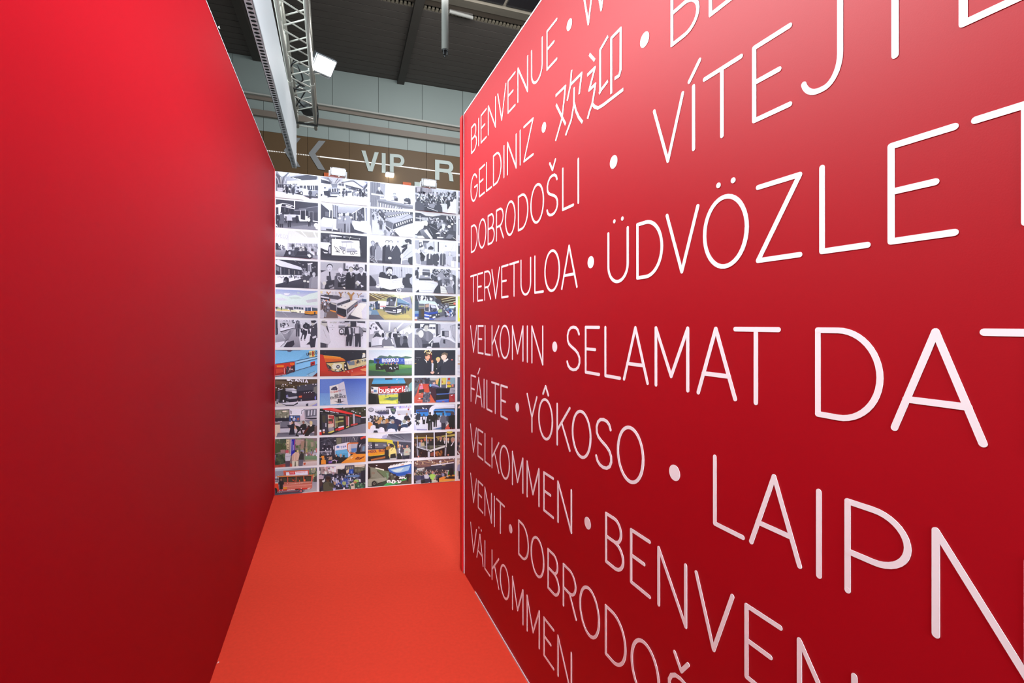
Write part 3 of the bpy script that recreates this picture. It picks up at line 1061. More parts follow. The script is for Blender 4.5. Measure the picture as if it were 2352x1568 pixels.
            P_([(x - r_ * .35, y + r_ * .6), (x + r_ * .35, y + r_ * .6), (x + r_ * .4, y + r_ * 1.3), (x - r_ * .4, y + r_ * 1.3)], sk)
            P_(oval(x, y - r_ * .22, r_ * .86, r_ * .84), hr)
            P_(oval(x, y + r_ * .12, r_ * .72, r_ * .9), sk)
            if r_ >= 38:
                for s_ in (-1, 1):
                    P_(oval(x + s_ * r_ * .28, y - r_ * .02, r_ * .12, r_ * .06, 8), hr)
                P_([(x - r_ * .2, y + r_ * .55), (x + r_ * .2, y + r_ * .55), (x + r_ * .14, y + r_ * .63), (x - r_ * .14, y + r_ * .63)], hr)
                P_([(x - r_ * .02, y + r_ * .05), (x + r_ * .1, y + r_ * .34), (x - r_ * .06, y + r_ * .34)], hr if r_ > 90 else sk)
    return out


pm, N_, L_, Pn = nodes_of('photo_print_ink')
va = N_.new('ShaderNodeVertexColor')
va.layer_name = 'ink'
gr = N_.new('ShaderNodeTexNoise')
gr.inputs['Scale'].default_value = 160
gr.inputs['Detail'].default_value = 3
tcx = N_.new('ShaderNodeTexCoord')
L_.new(tcx.outputs['Object'], gr.inputs['Vector'])
rmp = N_.new('ShaderNodeMapRange')
rmp.inputs[3].default_value = .66
rmp.inputs[4].default_value = .92
L_.new(gr.outputs['Fac'], rmp.inputs[0])
mlt = N_.new('ShaderNodeVectorMath')
mlt.operation = 'SCALE'
L_.new(va.outputs['Color'], mlt.inputs[0])
L_.new(rmp.outputs[0], mlt.inputs['Scale'])
L_.new(mlt.outputs[0], Pn.inputs['Base Color'])
Pn.inputs['Roughness'].default_value = .5
Pn.inputs['Specular IOR Level'].default_value = .35


def make_print(r, c, view, label, code):
    y0l, y1l, y0r, y1r = ROWY[r - 1]
    xa0, xa1, xb0, xb1 = COLX[c - 1]
    quad_px = [grid_pt(y0l, y0r, xa0, xa1), grid_pt(y0l, y0r, xb0, xb1), grid_pt(y1l, y1r, xb0, xb1), grid_pt(y1l, y1r, xa0, xa1)]
    quad = [PB.uv(*p) for p in quad_px]
    ox, oy, k = VIEWS[view]
    shapes = draw(code)
    vs, fs, cols = [], [], []
    cen = PB.pt(*quad[3])
    lay = .0016
    n = 4
    vs += [PB.pt(u, v, .0002) - cen for u, v in quad] + [PB.pt(u, v, lay) - cen for u, v in quad]
    base_c = hexc('eef')
    for f_ in [(4, 5, 6, 7), (0, 1, 5, 4), (1, 2, 6, 5), (2, 3, 7, 6), (3, 0, 4, 7)]:
        fs.append(f_)
        cols += [base_c] * 4
    for i, (poly, colr) in enumerate(shapes):
        off = lay + 4.5e-5 * (i + 1)
        if isinstance(colr, tuple):
            pl = [PB.uv(ox + x / k, oy + y / k) + hexc(cc) for (x, y), cc in zip(poly, colr)]
        else:
            cc = hexc(colr)
            pl = [PB.uv(ox + x / k, oy + y / k) + cc for x, y in poly]
        if len(pl) > 4 or True:
            ar = sum(pl[j - 1][0] * pl[j][1] - pl[j][0] * pl[j - 1][1] for j in range(len(pl)))
            conv = True
            s0 = 0
            for j in range(len(pl)):
                a, b, c3 = pl[j - 2], pl[j - 1], pl[j]
                cr = (b[0] - a[0]) * (c3[1] - b[1]) - (b[1] - a[1]) * (c3[0] - b[0])
                if abs(cr) > 1e-12:
                    if s0 == 0:
                        s0 = 1 if cr > 0 else -1
                    elif (cr > 0) != (s0 > 0):
                        conv = False
            if conv:
                parts = [pl]
            else:
                tri = tessellate_polygon([[Vector((p[0], p[1], 0)) for p in pl]])
                parts = [[pl[j] for j in t] for t in tri]
        for part in parts:
            q = clip(part, quad)
            if len(q) < 3:
                continue
            n0 = len(vs)
            ar = sum(q[j - 1][0] * q[j][1] - q[j][0] * q[j - 1][1] for j in range(len(q)))
            want = 1 if PB.d.cross(PB.e).dot(PB.n) > 0 else -1
            if ar * want < 0:
                q = q[::-1]
            vs += [PB.pt(p[0], p[1], off) - cen for p in q]
            fs.append(tuple(range(n0, n0 + len(q))))
            cols += [p[2:5] for p in q]
    me = bpy.data.meshes.new('photo_print')
    me.from_pydata([tuple(v) for v in vs], [], fs)
    ca_ = me.color_attributes.new('ink', 'FLOAT_COLOR', 'CORNER')
    flat = []
    for cc in cols:
        flat += [cc[0], cc[1], cc[2], 1.0]
    ca_.data.foreach_set('color', flat)
    o = link('photo_print', me, pm)
    o.location = cen
    tag(o, label, 'photograph', 'photographs in the grid on the picture wall')
    return o


PRINTS = []


def pr(r, c, view, label, code):
    PRINTS.append((r, c, view, label, code))


pr(1, 1, 'a', 'black-and-white photograph of vintage coaches beside a branching concrete column', """
p 99a 130,20 1140,110 1140,300 130,330
p ccd 180,40 430,60 340,160 250,160
p eef 400,170 720,100 1140,160 1140,100 440,50
p 445 470,175 880,118 1110,150 1095,232 760,245
l eee 15 530,182 610,205
l eee 17 625,210 730,238
p eef 400,262 1140,232 1140,400 400,340
p 667 130,70 260,150 265,330 200,320 185,210 130,170
p 556 130,170 185,210 200,330 130,330
l bbc 22 140,150 190,230 215,330
l ccc 16 250,165 262,330
l 667 34 440,70 330,170 285,330
l 99a 22 470,130 360,210 318,330
l ccd 16 380,200 330,330
r 334 530,328 60,20
r 445 596,330 48,20
p 778 130,330 420,335 640,380 790,430 790,590 500,540 130,490
w 445 5 .3 185,345 420,345 420,420 180,410
p dde 170,420 300,425 300,505 180,490
l 445 6 180,450 300,455
p ccc 305,440 390,445 390,510 310,505
n 11 60 320,345 640,540 30 334 445 99a dde eef 667
p bbc 600,400 700,370 790,430 790,570 600,570
p 445 640,395 690,400 690,445 640,440
p 445 700,370 790,372 780,430 705,425
p 556 620,480 690,485 690,530 620,520
p 334 700,520 780,520 780,590 560,575
p ccd 770,370 1140,360 1140,620 960,625 775,600
p 445 800,372 850,370 850,450 790,440
p 445 862,370 1140,370 1140,490 880,480
l eef 9 862,370 885,485
l eef 9 950,370 955,480
l eef 11 1000,380 1010,490
l dde 8 1050,375 1055,490
p 889 955,500 1140,492 1140,640 960,620
p 445 785,600 960,610 1140,640 1140,665 900,650
e 334 738,550 36,44
e eee 740,552 16,22
e 334 1105,600 30,42
e eee 1106,600 14,20
m 400,566 200 334 556 334 334
m 548,592 190 445 889 445 445
m 950,684 230 445 889 445 334
g eef ddd 130,500 780,600 780,760 130,700
m 400,566 200 334 889 334 334
m 548,592 190 445 889 445 445
p 445 780,600 960,625 1140,648 1140,662 900,650
m 950,684 230 445 889 445 334
r eef 705,605 70,26
""")
pr(1, 2, 'a', 'black-and-white photograph of a coach between two tree-like roof columns', """
g ccd eef 1190,150 2300,240 2300,560 1190,420
p 99a 1190,160 1390,180 1430,330 1190,190
p 445 1190,205 1430,290 1430,345 1190,305
p eef 1215,190 1400,252 1390,272 1215,225
l 889 40 1350,190 1440,290 1478,415
l bbc 18 1420,200 1490,300 1500,415
l 99a 26 1650,230 1570,310 1560,415
l 778 16 1600,200 1530,300 1530,415
p 778 1440,330 1590,330 1580,415 1460,415
p ccd 1190,315 1430,350 1430,430 1190,410
p 99b 1930,250 2300,280 2290,390 2190,420 2090,330
p ccd 1990,260 2200,270 2280,330 2180,390
l 667 24 1680,300 1900,262 1960,262 2190,420
p 556 1620,320 1740,320 1740,390 1600,360
l ccd 8 1670,320 1690,380
p eef 1760,325 1900,350 2170,430 2160,465 1790,350
p 445 1770,345 2150,445 2150,520 1790,430
p 778 1780,390 1900,400 1900,440 1790,430
l 556 46 2300,330 2215,440 2240,620
p ddd 1600,420 1760,400 1760,470 1600,480
n 5 90 1620,450 2290,640 30 334 445 889 dde 667
p ccd 1815,490 1935,482 1935,635 1825,632
p 556 1830,500 1920,495 1920,540 1830,545
p eef 1190,600 2300,640 2300,860 1190,760
p 99a 1380,430 1430,415 1600,425 1625,530 1610,620 1440,625 1360,560
p 445 1395,455 1590,440 1600,520 1400,535
l eef 12 1440,440 1450,525
l eef 12 1500,440 1510,520
l eef 12 1560,440 1570,520
p 667 1400,535 1620,530 1625,590 1440,590
p ccd 1440,580 1620,580 1610,622 1440,624
p 334 1340,610 1600,622 1560,650 1400,645
p 334 1260,500 1400,490 1420,640 1280,600
m 1375,656 190 334 667 334 334
m 1725,648 175 445 889 334 334
m 1800,620 150 445 889 445 445
m 2120,632 140 334 889 334 334
m 2185,650 130 334 889 334 334
p 334 1190,560 1240,580 1230,610 1190,640
r 556 1270,410 50,34
""")
pr(2, 1, 'a', 'black-and-white photograph of visitors in front of a bus front at night', """
p 445 130,680 1140,770 1140,1410 130,1350
p 556 680,915 1140,850 1140,1000 820,1000
l 99a 10 680,920 1140,858
l eef 26 578,725 580,910
p eef 140,820 290,785 430,800 560,850 575,890 580,930 340,870 260,860 250,1110 205,1100 200,880 140,880
p 334 285,800 420,810 570,870 570,900 270,850
p eef 375,825 500,850 515,880 370,855
w 334 4 .12 260,880 560,920 560,1050 260,1040
l 99a 8 350,890 355,990
l 889 8 440,910 445,1000
p dde 330,1050 620,1050 640,1110 340,1130
n 3 26 340,1100 480,1240 24 334 889 dde 556
p 445 560,940 720,940 720,1060 560,1050
l ccd 14 575,950 850,940
p eef 640,1060 720,1060 720,1200 660,1140
l ccd 14 720,950 720,1200
p 334 735,970 830,970 830,1190 735,1180
l dde 12 835,950 835,1210
p eef 830,1080 890,1090 880,1210 700,1210 680,1150 830,1180
p 334 840,950 900,970 900,1090 840,1070
l 99a 12 920,980 925,1190
l 99a 12 1015,980 1015,1190
l 889 10 920,985 1020,980
p eef 1010,1190 1140,1210 1140,1230 1010,1215
g 556 889 130,1240 1140,1240 1140,1420 130,1350
p 889 500,1340 900,1290 1140,1330 1140,1400 600,1370
p 445 500,1130 600,1140 600,1200 500,1190
m 270,1360 380 667 bbc 445 334
p 667 215,1080 330,1080 340,1270 215,1270
m 180,1340 330 334 bbc 334 334
p eef 140,1260 180,1320 180,1340 145,1310
e 99a 190,1175 10,24
m 460,1350 340 ccd bbc 556 334
m 640,1250 210 334 ccd 334 334
m 930,1330 240 334 ccc 334 334
e eee 915,1175 34,44
e eee 1085,1300 50,50
p ddd 1040,1270 1140,1290 1140,1410 1080,1390
""")
pr(2, 2, 'a', 'black-and-white photograph of four men standing in the aisle of an empty bus', """
p 445 1190,780 2300,880 2300,1500 1190,1440
p ccd 1230,790 1470,810 1480,960 1400,940
p 445 1190,800 1390,930 1390,1110 1190,1110
p 667 1300,980 1390,985 1390,1100 1300,1090
l ccd 18 1215,795 1400,950
l eef 22 1410,930 1400,1110
g bbc 99a 1480,820 2180,880 1930,1020 1600,1010
p eef 1620,840 1780,838 1790,858 1640,866
l eef 14 2170,880 1920,1040
p 99a 1490,830 1600,850 1590,1130 1490,1110
l 445 12 1540,830 1545,1130
l 556 16 1580,850 1590,1130
p 445 1940,1030 2220,890 2230,1240 1940,1180
n 4 24 2040,960 2200,1200 26 667 889 556 99a
l ccd 14 1955,990 1955,1170
l eef 16 2030,950 2025,1190
p 99a 2230,890 2300,890 2300,1260 2240,1250
p eef 2215,890 2240,890 2250,1250 2230,1250
p 334 1230,1110 1580,1130 1580,1160 1230,1140
p dde 1200,1180 1250,1110 1450,1145 1580,1155 1590,1420 1480,1400 1460,1430 1200,1420
l 889 8 1470,1150 1480,1420
l eef 20 1465,840 1465,1430
p bbc 1200,1330 1460,1350 1460,1420 1200,1420
p 445 1320,1380 1450,1390 1450,1430 1320,1420
g ccd dde 1930,1190 2300,1200 2300,1500 1930,1380
l 445 14 2000,1190 2140,1205
l 778 8 1960,1330 1990,1460
p 445 2060,1455 2200,1465 2200,1500 2060,1490
p dde 2170,1230 2300,1260 2300,1480 2180,1450
p 556 1590,1200 1640,1200 1660,1450 1590,1440
b 1640,1055 36 9 889 ccd 889
m 1690,1470 460 99a dde bbc 889
m 1835,1480 480 99a dde ccd 889
b 1790,1045 34 5 778 ccd 778
m 1835,1480 480 99a dde ccd 99a
e dde 1640,1140 34,24
e dde 1770,1160 20,24
e dde 1910,1120 28,24
p 445 1900,1220 1980,1380 2000,1460 1900,1450
""")
pr(1, 3, 'b', 'black-and-white photograph of a speaker and two seated men at a long panel table', """
g dde eef 80,250 1020,340 1020,860 80,780
p 889 80,250 310,280 300,620 240,640 80,620
l 667 8 140,260 140,480
l 667 8 190,265 190,480
l 556 8 250,270 240,400
l 778 8 110,260 110,480
p aab 310,285 420,300 390,600 310,600
p 99a 80,560 250,570 250,780 80,770
w 778 7 .5 100,560 250,580 250,780 100,770
b 285,395 30 4 667 eef eef eef
p 556 235,480 260,430 290,450 290,500
p 445 310,500 345,460 375,525 330,510
p fff 118,490 385,540 385,565 118,525
p 99a 250,620 440,630 1010,740 1010,800 260,650
p eef 420,620 600,640 1010,720 1010,760 440,650
p 778 260,650 1010,800 1010,830 830,820 260,690
w 889 10 .35 260,690 800,800 780,830 260,780
l ccc 22 640,760 650,810
b 610,520 30 4.5 99a ccd 334
p eef 560,580 590,560 600,640 520,640
p 445 605,610 680,600 680,665 610,655
b 880,560 32 5 556 eef ccd
p 445 805,610 860,640 945,630 950,680 820,660
p 445 880,690 955,690 945,735 880,720
p eef 780,660 900,690 880,710 770,680
r eef 960,680 36,70
p ccd 80,690 110,690 105,780 80,770
""")
pr(1, 4, 'b', 'black-and-white photograph of an audience filling a hall, seen from the back', """
p dde 1040,350 1940,450 1940,960 1040,880
p 889 1050,370 1200,370 1200,500 1050,480
p eef 1085,375 1160,370 1150,460 1085,470
w ccd 14 .2 1210,390 1930,450 1930,520 1200,480
n 21 190 1060,480 1920,640 28 334 445 889 dde eef 667 334
c 22 34 1070,540 1900,680 24 ddd 445 334 889 445 dde 667
n 23 70 1080,580 1720,740 26 334 eef dde 556
p dde 1600,720 1720,740 1720,900 1600,900
p 334 1700,660 1790,650 1800,830 1740,840
b 1830,600 26 8 334 bbc 334
p eef 1870,620 1940,640 1940,950 1640,930 1740,840
p eef 1780,680 1850,690 1830,820 1790,800
p dde 1600,820 1720,800 1740,900 1690,920 1600,890
b 1120,640 38 9 445 445 445
b 1285,720 44 5 667 556 556
b 1400,690 30 5 99a 445 334
b 1530,710 40 6 445 445 445
p 556 1050,690 1150,670 1230,780 1240,880 1050,860
p 334 1240,790 1330,790 1600,880 1600,900 1240,880
l eef 12 1300,805 1520,885
p 445 1460,760 1590,760 1620,900 1480,870
""")
pr(2, 3, 'b', 'black-and-white photograph of a row of bus roofs seen from above', """
p bbc 75,800 1020,880 1020,1430 75,1370
p ccd 130,850 420,1000 560,1280 330,1380 140,1360
p 889 85,810 130,830 140,1360 110,1340 90,1160
p dde 75,1150 100,1160 140,1360 75,1360
p 99a 300,830 1010,880 1010,960 440,970
p 445 340,835 1000,880 1000,890 430,880
p 556 300,830 420,960 420,1060 250,880
w dde 9 .5 350,850 900,870 900,885 360,885
p 889 420,960 1010,880 1010,1000 590,1130 430,1040
p 445 430,990 1010,885 1010,940 520,1010
w ddd 10 .45 450,975 950,900 950,935 480,1000
p bbc 430,1030 900,930 1010,1010 590,1130
l 667 8 600,1000 760,1030 980,920
l eef 6 640,1010 760,1020
p 667 420,1060 580,1130 560,1280 430,1190
p 445 590,1140 1010,1010 1010,1130 570,1280
w eef 8 .55 620,1150 990,1030 990,1070 640,1210
l eef 10 415,1180 560,1270 660,1240 820,1180 1010,1130
l 556 10 420,1190 560,1290 680,1250
p 445 250,880 430,1040 420,1100 240,900
n 14 30 250,880 430,1180 24 eef 445 667 ccd
p 334 420,1190 530,1290 500,1310 430,1240
p eef 540,1290 680,1240 1010,1130 1010,1430 720,1410 620,1310
p 445 620,1310 710,1405 600,1390
n 15 24 520,1290 620,1390 22 445 889 eef
m 160,1060 130 556 667 445 445
m 240,980 90 778 667 556 667
m 320,1265 230 667 ddd 556 445
m 410,1400 150 889 ccd 889 889
n 16 14 130,830 240,930 20 556 667 889
""")
pr(2, 4, 'b', 'black-and-white photograph of a mechanic climbing through an opened vehicle front', """
p 556 1040,880 1940,980 1940,1520 1040,1450
p 445 1060,900 1130,900 1260,990 1900,980 1900,1010 1340,1010 1060,1080
p eef 1120,890 1400,920 1600,960 1420,990 1270,970
p 99a 1180,1000 1330,1010 1330,1090 1180,1060
w dde 5 .5 1190,1010 1320,1015 1320,1070 1190,1060
l eef 20 1060,1015 1180,1030
l ccd 18 1150,970 1155,1080
n 31 60 1340,1000 1560,1200 34 334 eef dde 667 445 889
n 32 40 1720,1000 1900,1140 34 334 eef 889 445
p 334 1330,1140 1450,1150 1560,1260 1560,1420 1440,1460 1340,1330
l 889 10 1350,1180 1540,1290
l 99a 8 1340,1240 1420,1380
p eef 1040,1090 1200,1090 1240,1150 1220,1240 1130,1290 1080,1360 1040,1360
p ddd 1190,1080 1290,1070 1320,1130 1300,1190 1240,1180
p 445 1250,1190 1330,1190 1340,1240 1280,1270
g 889 556 1140,1280 1300,1250 1400,1460 1200,1440
p eef 1290,1260 1420,1450 1380,1470 1230,1290
p ccd 1040,1370 1100,1400 1080,1440 1040,1440
p fff 1100,1400 1210,1400 1250,1450 1090,1445
b 1615,1060 44 3 889 ccd 334
p 445 1560,1010 1660,1000 1690,1060 1640,1130 1650,1080 1570,1050
p dde 1600,1130 1680,1160 1680,1230 1600,1310 1500,1340 1560,1300 1620,1220
p 99a 1560,1120 1620,1130 1540,1250 1510,1240
n 33 40 1540,1260 1760,1400 30 334 667 eef 889 445
p eef 1490,1340 1600,1330 1560,1360 1480,1360
e eef 1765,1205 36,32
e ddd 1830,1150 26,20
p 667 1850,1180 1940,1150 1940,1330 1850,1300
p 445 1750,1280 1900,1300 1900,1480 1700,1470 1690,1400
p 778 1760,1360 1860,1390 1800,1460 1690,1450
p eef 1510,1420 1650,1430 1630,1450 1510,1450
l eee 8 1840,1430 1910,1480
""")
pr(3, 1, 'c', 'black-and-white photograph of a bare bus chassis on an exhibition stand', """
p eef 120,-20 1140,20 1140,680 120,640
g dde eef 420,0 800,10 1140,180 420,280
p ccc 560,-10 1140,30 1140,160 860,160
l eef 24 730,0 880,160
l eef 30 1030,30 1090,160
l ccd 8 430,40 430,290
w dde 9 .8 430,40 700,40 700,200 430,200
t ccd 14 80 150,135 420,185 IVECO
l ddd 6 140,170 420,200 420,460
p ccd 420,285 1140,300 1140,440 420,430
w 99a 6 .25 430,300 1130,310 1130,400 430,390
n 41 50 440,300 1130,430 30 99a bbc dde 778 eef
p 334 140,280 200,300 220,380 250,440 140,440
c 42 7 220,340 390,400 20 ccd 445 445 778 eef
p 99a 140,450 390,450 350,600 140,600
g 99a 778 140,470 390,470 340,610 140,600
p 334 390,450 430,480 440,610 320,610
p 556 420,470 560,460 900,480 1010,560 1120,650 440,610
p 445 580,400 830,370 880,430 880,560 570,560
p ddd 690,370 810,370 820,470 700,480
n 43 24 690,390 820,470 18 445 eef ccd 667
l 334 8 590,420 890,430
l 556 6 600,450 880,460
p ccd 900,380 960,390 960,480 900,480
p 334 560,490 880,500 880,580 600,590
e 334 468,520 60,72
e 445 500,510 40,60
e 99a 468,522 34,42
e dde 466,525 16,22
e 445 600,510 40,60
p 334 430,590 950,600 1010,640 950,660 440,615
p eef 880,560 940,550 975,600 940,635 890,590
p 99a 1020,580 1140,560 1140,670 1010,650
p 445 975,410 1030,420 1030,480 980,470
m 1080,590 210 aab ccd 556 667
m 540,440 150 445 bbc 445 445
""")
pr(3, 2, 'c', 'black-and-white photograph of a large drawing of an antique motor bus on an easel', """
p 334 1180,40 2290,130 2290,740 1180,680
p 445 1180,60 1440,80 1440,280 1180,260
n 51 26 1200,90 1430,260 34 667 889 556 334
p dde 1430,85 1690,130 1690,150 1430,130
p 889 1430,130 1600,150 1440,160
p ccd 1730,130 1780,140 1770,160 1720,155
l ddd 6 1780,140 2110,195
l ddd 8 1900,130 1865,210
l eef 8 1535,160 1545,190
e eef 2108,192 14,10
p dde 1190,260 1400,275 1440,320 1370,350 1360,470 1190,400
p eef 1190,280 1400,290 1360,460 1190,390
p 334 1190,410 1330,460 1380,480 1380,540 1190,540
p eef 1240,480 1290,500 1360,510 1350,530 1280,525
p 889 1370,370 1430,360 1430,530 1380,530
l eef 10 1400,390 1410,530
p fff 1452,185 2100,235 2125,602 1450,570
p aab 1670,245 1880,235 1975,265 1960,280 1690,285
l aab 8 1700,285 1700,390
l aab 8 1800,280 1790,400
l 99a 10 1910,280 1915,410
l ccc 8 1600,280 1500,330
p ccd 1640,360 1790,380 1780,490 1640,420
l 445 9 1640,370 1780,410
l 445 9 1640,395 1770,435
l 556 9 1640,420 1770,460
l 445 14 1510,350 1570,460 1640,510
l 556 12 1560,380 1640,480
l 667 10 1620,360 1700,470 1760,520
p bbc 1800,420 1980,410 2060,480 1990,520 1800,510
l 556 10 1800,490 2060,480
e 445 1740,500 34,44
e fff 1745,500 22,32
e 556 1935,525 52,46
e fff 1935,525 40,34
e 445 1935,525 14,14
p 445 1530,480 1600,480 1640,510 1560,500
p 556 1990,540 2050,520 2060,535 1990,550
e 445 2120,380 16,44
p 556 2140,400 2150,520 2115,510
g 334 445 1180,560 2290,620 2290,740 1180,680
p fff 1450,545 2125,575 2125,602 1450,570
""")
pr(4, 1, 'c', 'black-and-white photograph of three men beside a pale bus with a leaf motif', """
p 334 120,670 1140,720 1140,1370 120,1330
g 445 334 130,1160 1140,1120 1140,1370 130,1330
p dde 130,690 200,680 720,850 750,880 745,920 700,915 230,830 130,770
p 445 130,780 240,830 760,930 770,1040 130,1030
w 334 6 .14 140,830 740,930 740,1020 140,1020
l ccd 14 255,860 258,1025
l ddd 12 448,900 450,1025
l ddd 8 585,930 587,1025
l ccd 8 682,950 684,1020
p 778 150,830 220,850 220,960 150,920
p eef 130,1035 760,1045 760,1120 450,1195 440,1110 390,1075 340,1090 315,1215 130,1255
n 61 30 440,1050 750,1110 28 445 778 334 ccd
n 62 10 190,1060 330,1110 20 334 889
e 223 382,1170 62,86
e 445 370,1190 40,56
e 99a 350,1185 16,18
p 889 890,780 950,760 970,960 890,970
p ccd 950,790 970,790 975,960 955,960
p eef 880,770 1000,750 1000,775 900,800
l 99a 8 570,700 620,730
l 99a 8 670,745 720,775
d ccd 12 780,800 1010,868 1060,850
p 889 745,870 840,880 840,1050 760,1040
n 63 18 750,880 850,1040 22 556 889 334
b 920,970 34 6 445 ccd 334 eef 445
m 860,1440 490 445 ccd 889 445
p eef 850,1040 880,1050 880,1140 865,1130
e ccd 855,1005 42,50
p 889 830,970 880,960 900,985 840,990
p 445 830,1060 920,1050 990,1180 960,1220 850,1200
e ddd 820,1180 36,26
e ddd 900,1195 32,24
b 1035,1015 52 6.8 889 ccd 445 eef 556
p 99a 985,1110 1120,1060 1140,1340 960,1350
""")
pr(4, 2, 'c', 'black-and-white photograph of four suited men presenting a trophy cup', """
p ccd 1180,720 2290,780 2290,1410 1180,1370
p bbc 1180,730 1740,750 1740,930 1180,930
p 556 1725,755 1775,755 1770,950 1725,930
p eef 1780,760 2240,790 2240,1000 1780,960
n 71 30 1930,790 2100,920 32 445 889 334 ccc 556
p 445 2230,790 2290,800 2290,960 2230,950
p 334 1760,890 1850,900 1840,960 1760,930
e bbc 1815,850 26,36
p 445 1190,920 1330,930 1200,980
b 1405,860 82 6.2 bbc dde 334 eef 334
p ccd 1210,990 1380,930 1500,960 1570,1060 1560,1200 1330,1240 1330,1340 1230,1350 1200,1180
p 334 1385,960 1420,960 1430,1130 1400,1150
p 445 1330,1060 1430,1050 1450,1180 1380,1200 1330,1140
p 334 1330,1180 1560,1140 1570,1280 1400,1360 1280,1360
p 99a 1190,1180 1240,1250 1230,1370 1190,1360
e ddd 1280,1230 44,44
p 889 1380,1290 1480,1260 1490,1300 1390,1330
b 1660,930 66 6.6 556 eef dde eef 556
p 667 1550,1000 1640,980 1700,1120 1600,1140
l eef 12 1600,1060 1590,1120 1650,1200
l eef 12 1780,1060 1790,1120 1740,1180
l eef 14 1600,1065 1690,1105 1780,1065
p 445 1620,1100 1770,1100 1720,1190 1670,1190
l eef 8 1650,1110 1650,1210
r 223 1600,1210 190,110
p 99a 1680,1260 1780,1230 1790,1260 1690,1290
b 1905,905 62 7.5 334 ddd 334 eef 445
p 223 1800,990 1880,960 1920,1100 2040,1010 2050,1370 1790,1360
p eef 1875,970 1940,970 1910,1110
p 445 1893,985 1915,985 1915,1090 1900,1090
p eef 1950,1040 1975,1055 1940,1075
b 2140,920 66 7.5 445 bbc 556 eef 334
p 334 2060,1010 2130,980 2180,970 2260,1000 2260,1380 2040,1370
p eef 2120,990 2200,960 2160,1060
e ccc 2060,1230 50,60
p eef 2060,1170 2140,1220 2110,1250 2050,1200
p eef 2130,1260 2210,1300 2150,1330
p 667 2010,1250 2050,1260 2040,1340 2010,1330
r 334 1190,1360 1080,60
p fff 1710,1320 1770,1320 1770,1370 1740,1350
""")
pr(3, 3, 'd', 'black-and-white photograph of men in suits shaking hands as a bearded man watches', """
p eef 70,110 1120,180 1120,810 70,760
l ccd 8 340,150 1090,220
l ddd 10 640,210 900,180
b 165,290 56 8 889 bbc 667
p 445 90,420 160,330 180,560 120,590
p 667 150,360 210,340 200,600 160,590
b 290,215 44 4 778 dde ccd
p 334 245,270 280,300 260,330
p 556 180,480 240,350 260,640 200,620
b 350,310 62 6.4 aab eef eef eef 445
p 99a 250,370 330,340 370,480 430,380 450,680 380,660 350,640 300,690 240,660
p 556 270,690 430,700 430,770 280,760
p 334 95,600 190,620 280,750 90,750
l eef 7 95,640 180,680 240,750
l eef 7 100,680 160,700 210,750
l eef 7 110,610 220,670 270,750
e dde 740,275 44,56
p dde 700,320 870,420 820,530 740,400
p 99a 730,240 780,240 760,290
b 505,270 52 10 334 ddd 445 eef 334
p 334 450,410 560,360 640,370 620,640 600,770 450,770 440,560
p eef 545,390 610,380 590,500
p 334 568,385 590,385 585,500
b 590,285 58 7.5 445 ddd 667 eef
p 445 600,480 720,330 790,420 840,560 820,780 610,770 590,600
l eef 8 700,340 610,480
e eef 565,640 42,28
p 334 830,540 870,430 980,360 970,480 880,560
e ccc 920,290 60,80
p 445 910,220 960,200 1070,230 1080,320 1020,300 990,330 960,280 930,250
e 445 1000,240 80,50
p 334 890,330 990,310 960,380 880,400 820,380
l 334 12 820,375 870,395
e ddd 1000,300 20,30
p ccd 840,560 960,430 1060,340 1120,340 1120,600 1000,650 850,660
l 99a 10 1080,480 940,600 860,650
l aab 8 1000,440 900,570
e eee 850,600 34,60
p 99a 840,700 980,680 1020,760 1000,800 840,790
p 334 1000,640 1100,600 1100,800 1030,790 990,720
p eef 830,690 850,690 845,790 825,790
""")
pr(3, 4, 'd', 'black-and-white photograph of officials lined up under a coach door', """
p dde 1145,200 2130,280 2130,870 1145,820
p aab 1150,220 1260,220 1260,440 1150,450
p 445 1250,270 1350,270 1340,380 1260,400
e eef 1285,325 20,30
e eef 1330,300 18,30
p 556 1340,230 1500,240 1480,270 1400,300 1420,380 1360,370
p 889 1360,280 1460,280 1440,420 1380,420
p ccd 1420,300 1610,260 1600,480 1440,440
p 334 1460,400 1530,350 1600,400 1580,440 1470,440
l 556 12 1600,250 1610,480
p 445 1690,260 1720,260 1720,500 1690,490
r eef 1730,290 380,180
l ccd 8 1850,290 1800,420
l ccd 8 2080,300 2000,470
p 99a 1860,340 1900,345 1895,380 1860,370
l ddd 6 1740,420 1900,440
p ccd 1880,480 2120,490 2120,620 1880,600
n 81 20 1160,430 1420,520 36 eef ccd dde bbc
p aab 1170,520 1290,520 1280,780 1190,770
e dde 1250,480 44,54
p 556 1270,470 1300,450 1310,510
e 334 1330,640 50,105
p 223 1265,520 1310,500 1400,600 1380,660 1300,640
p 889 1300,720 1460,690 1440,800 1290,790
b 1500,500 34 9 556 eef eef
p 445 1430,560 1480,530 1520,560 1560,640 1540,800 1440,800
p eef 1490,540 1520,540 1510,660 1480,650
b 1640,500 32 9 445 eef ccd eef
p 445 1580,560 1700,530 1730,640 1680,830 1600,810
e eef 1700,720 14,18
b 1810,490 30 10 667 eef eef eef
p 556 1750,560 1870,540 1880,650 1840,830 1740,810
l eee 6 1810,540 1800,800
b 1975,520 30 10 aab dde 889 eef
p ccd 1920,580 2040,600 2030,680 1980,840 1900,760
p fff 2010,700 2080,720 2070,860 2000,840
p 99a 2040,620 2130,600 2130,700 2070,700
r 445 1440,690 120,110
p fff 1150,770 1210,770 1210,820 1150,810
""")
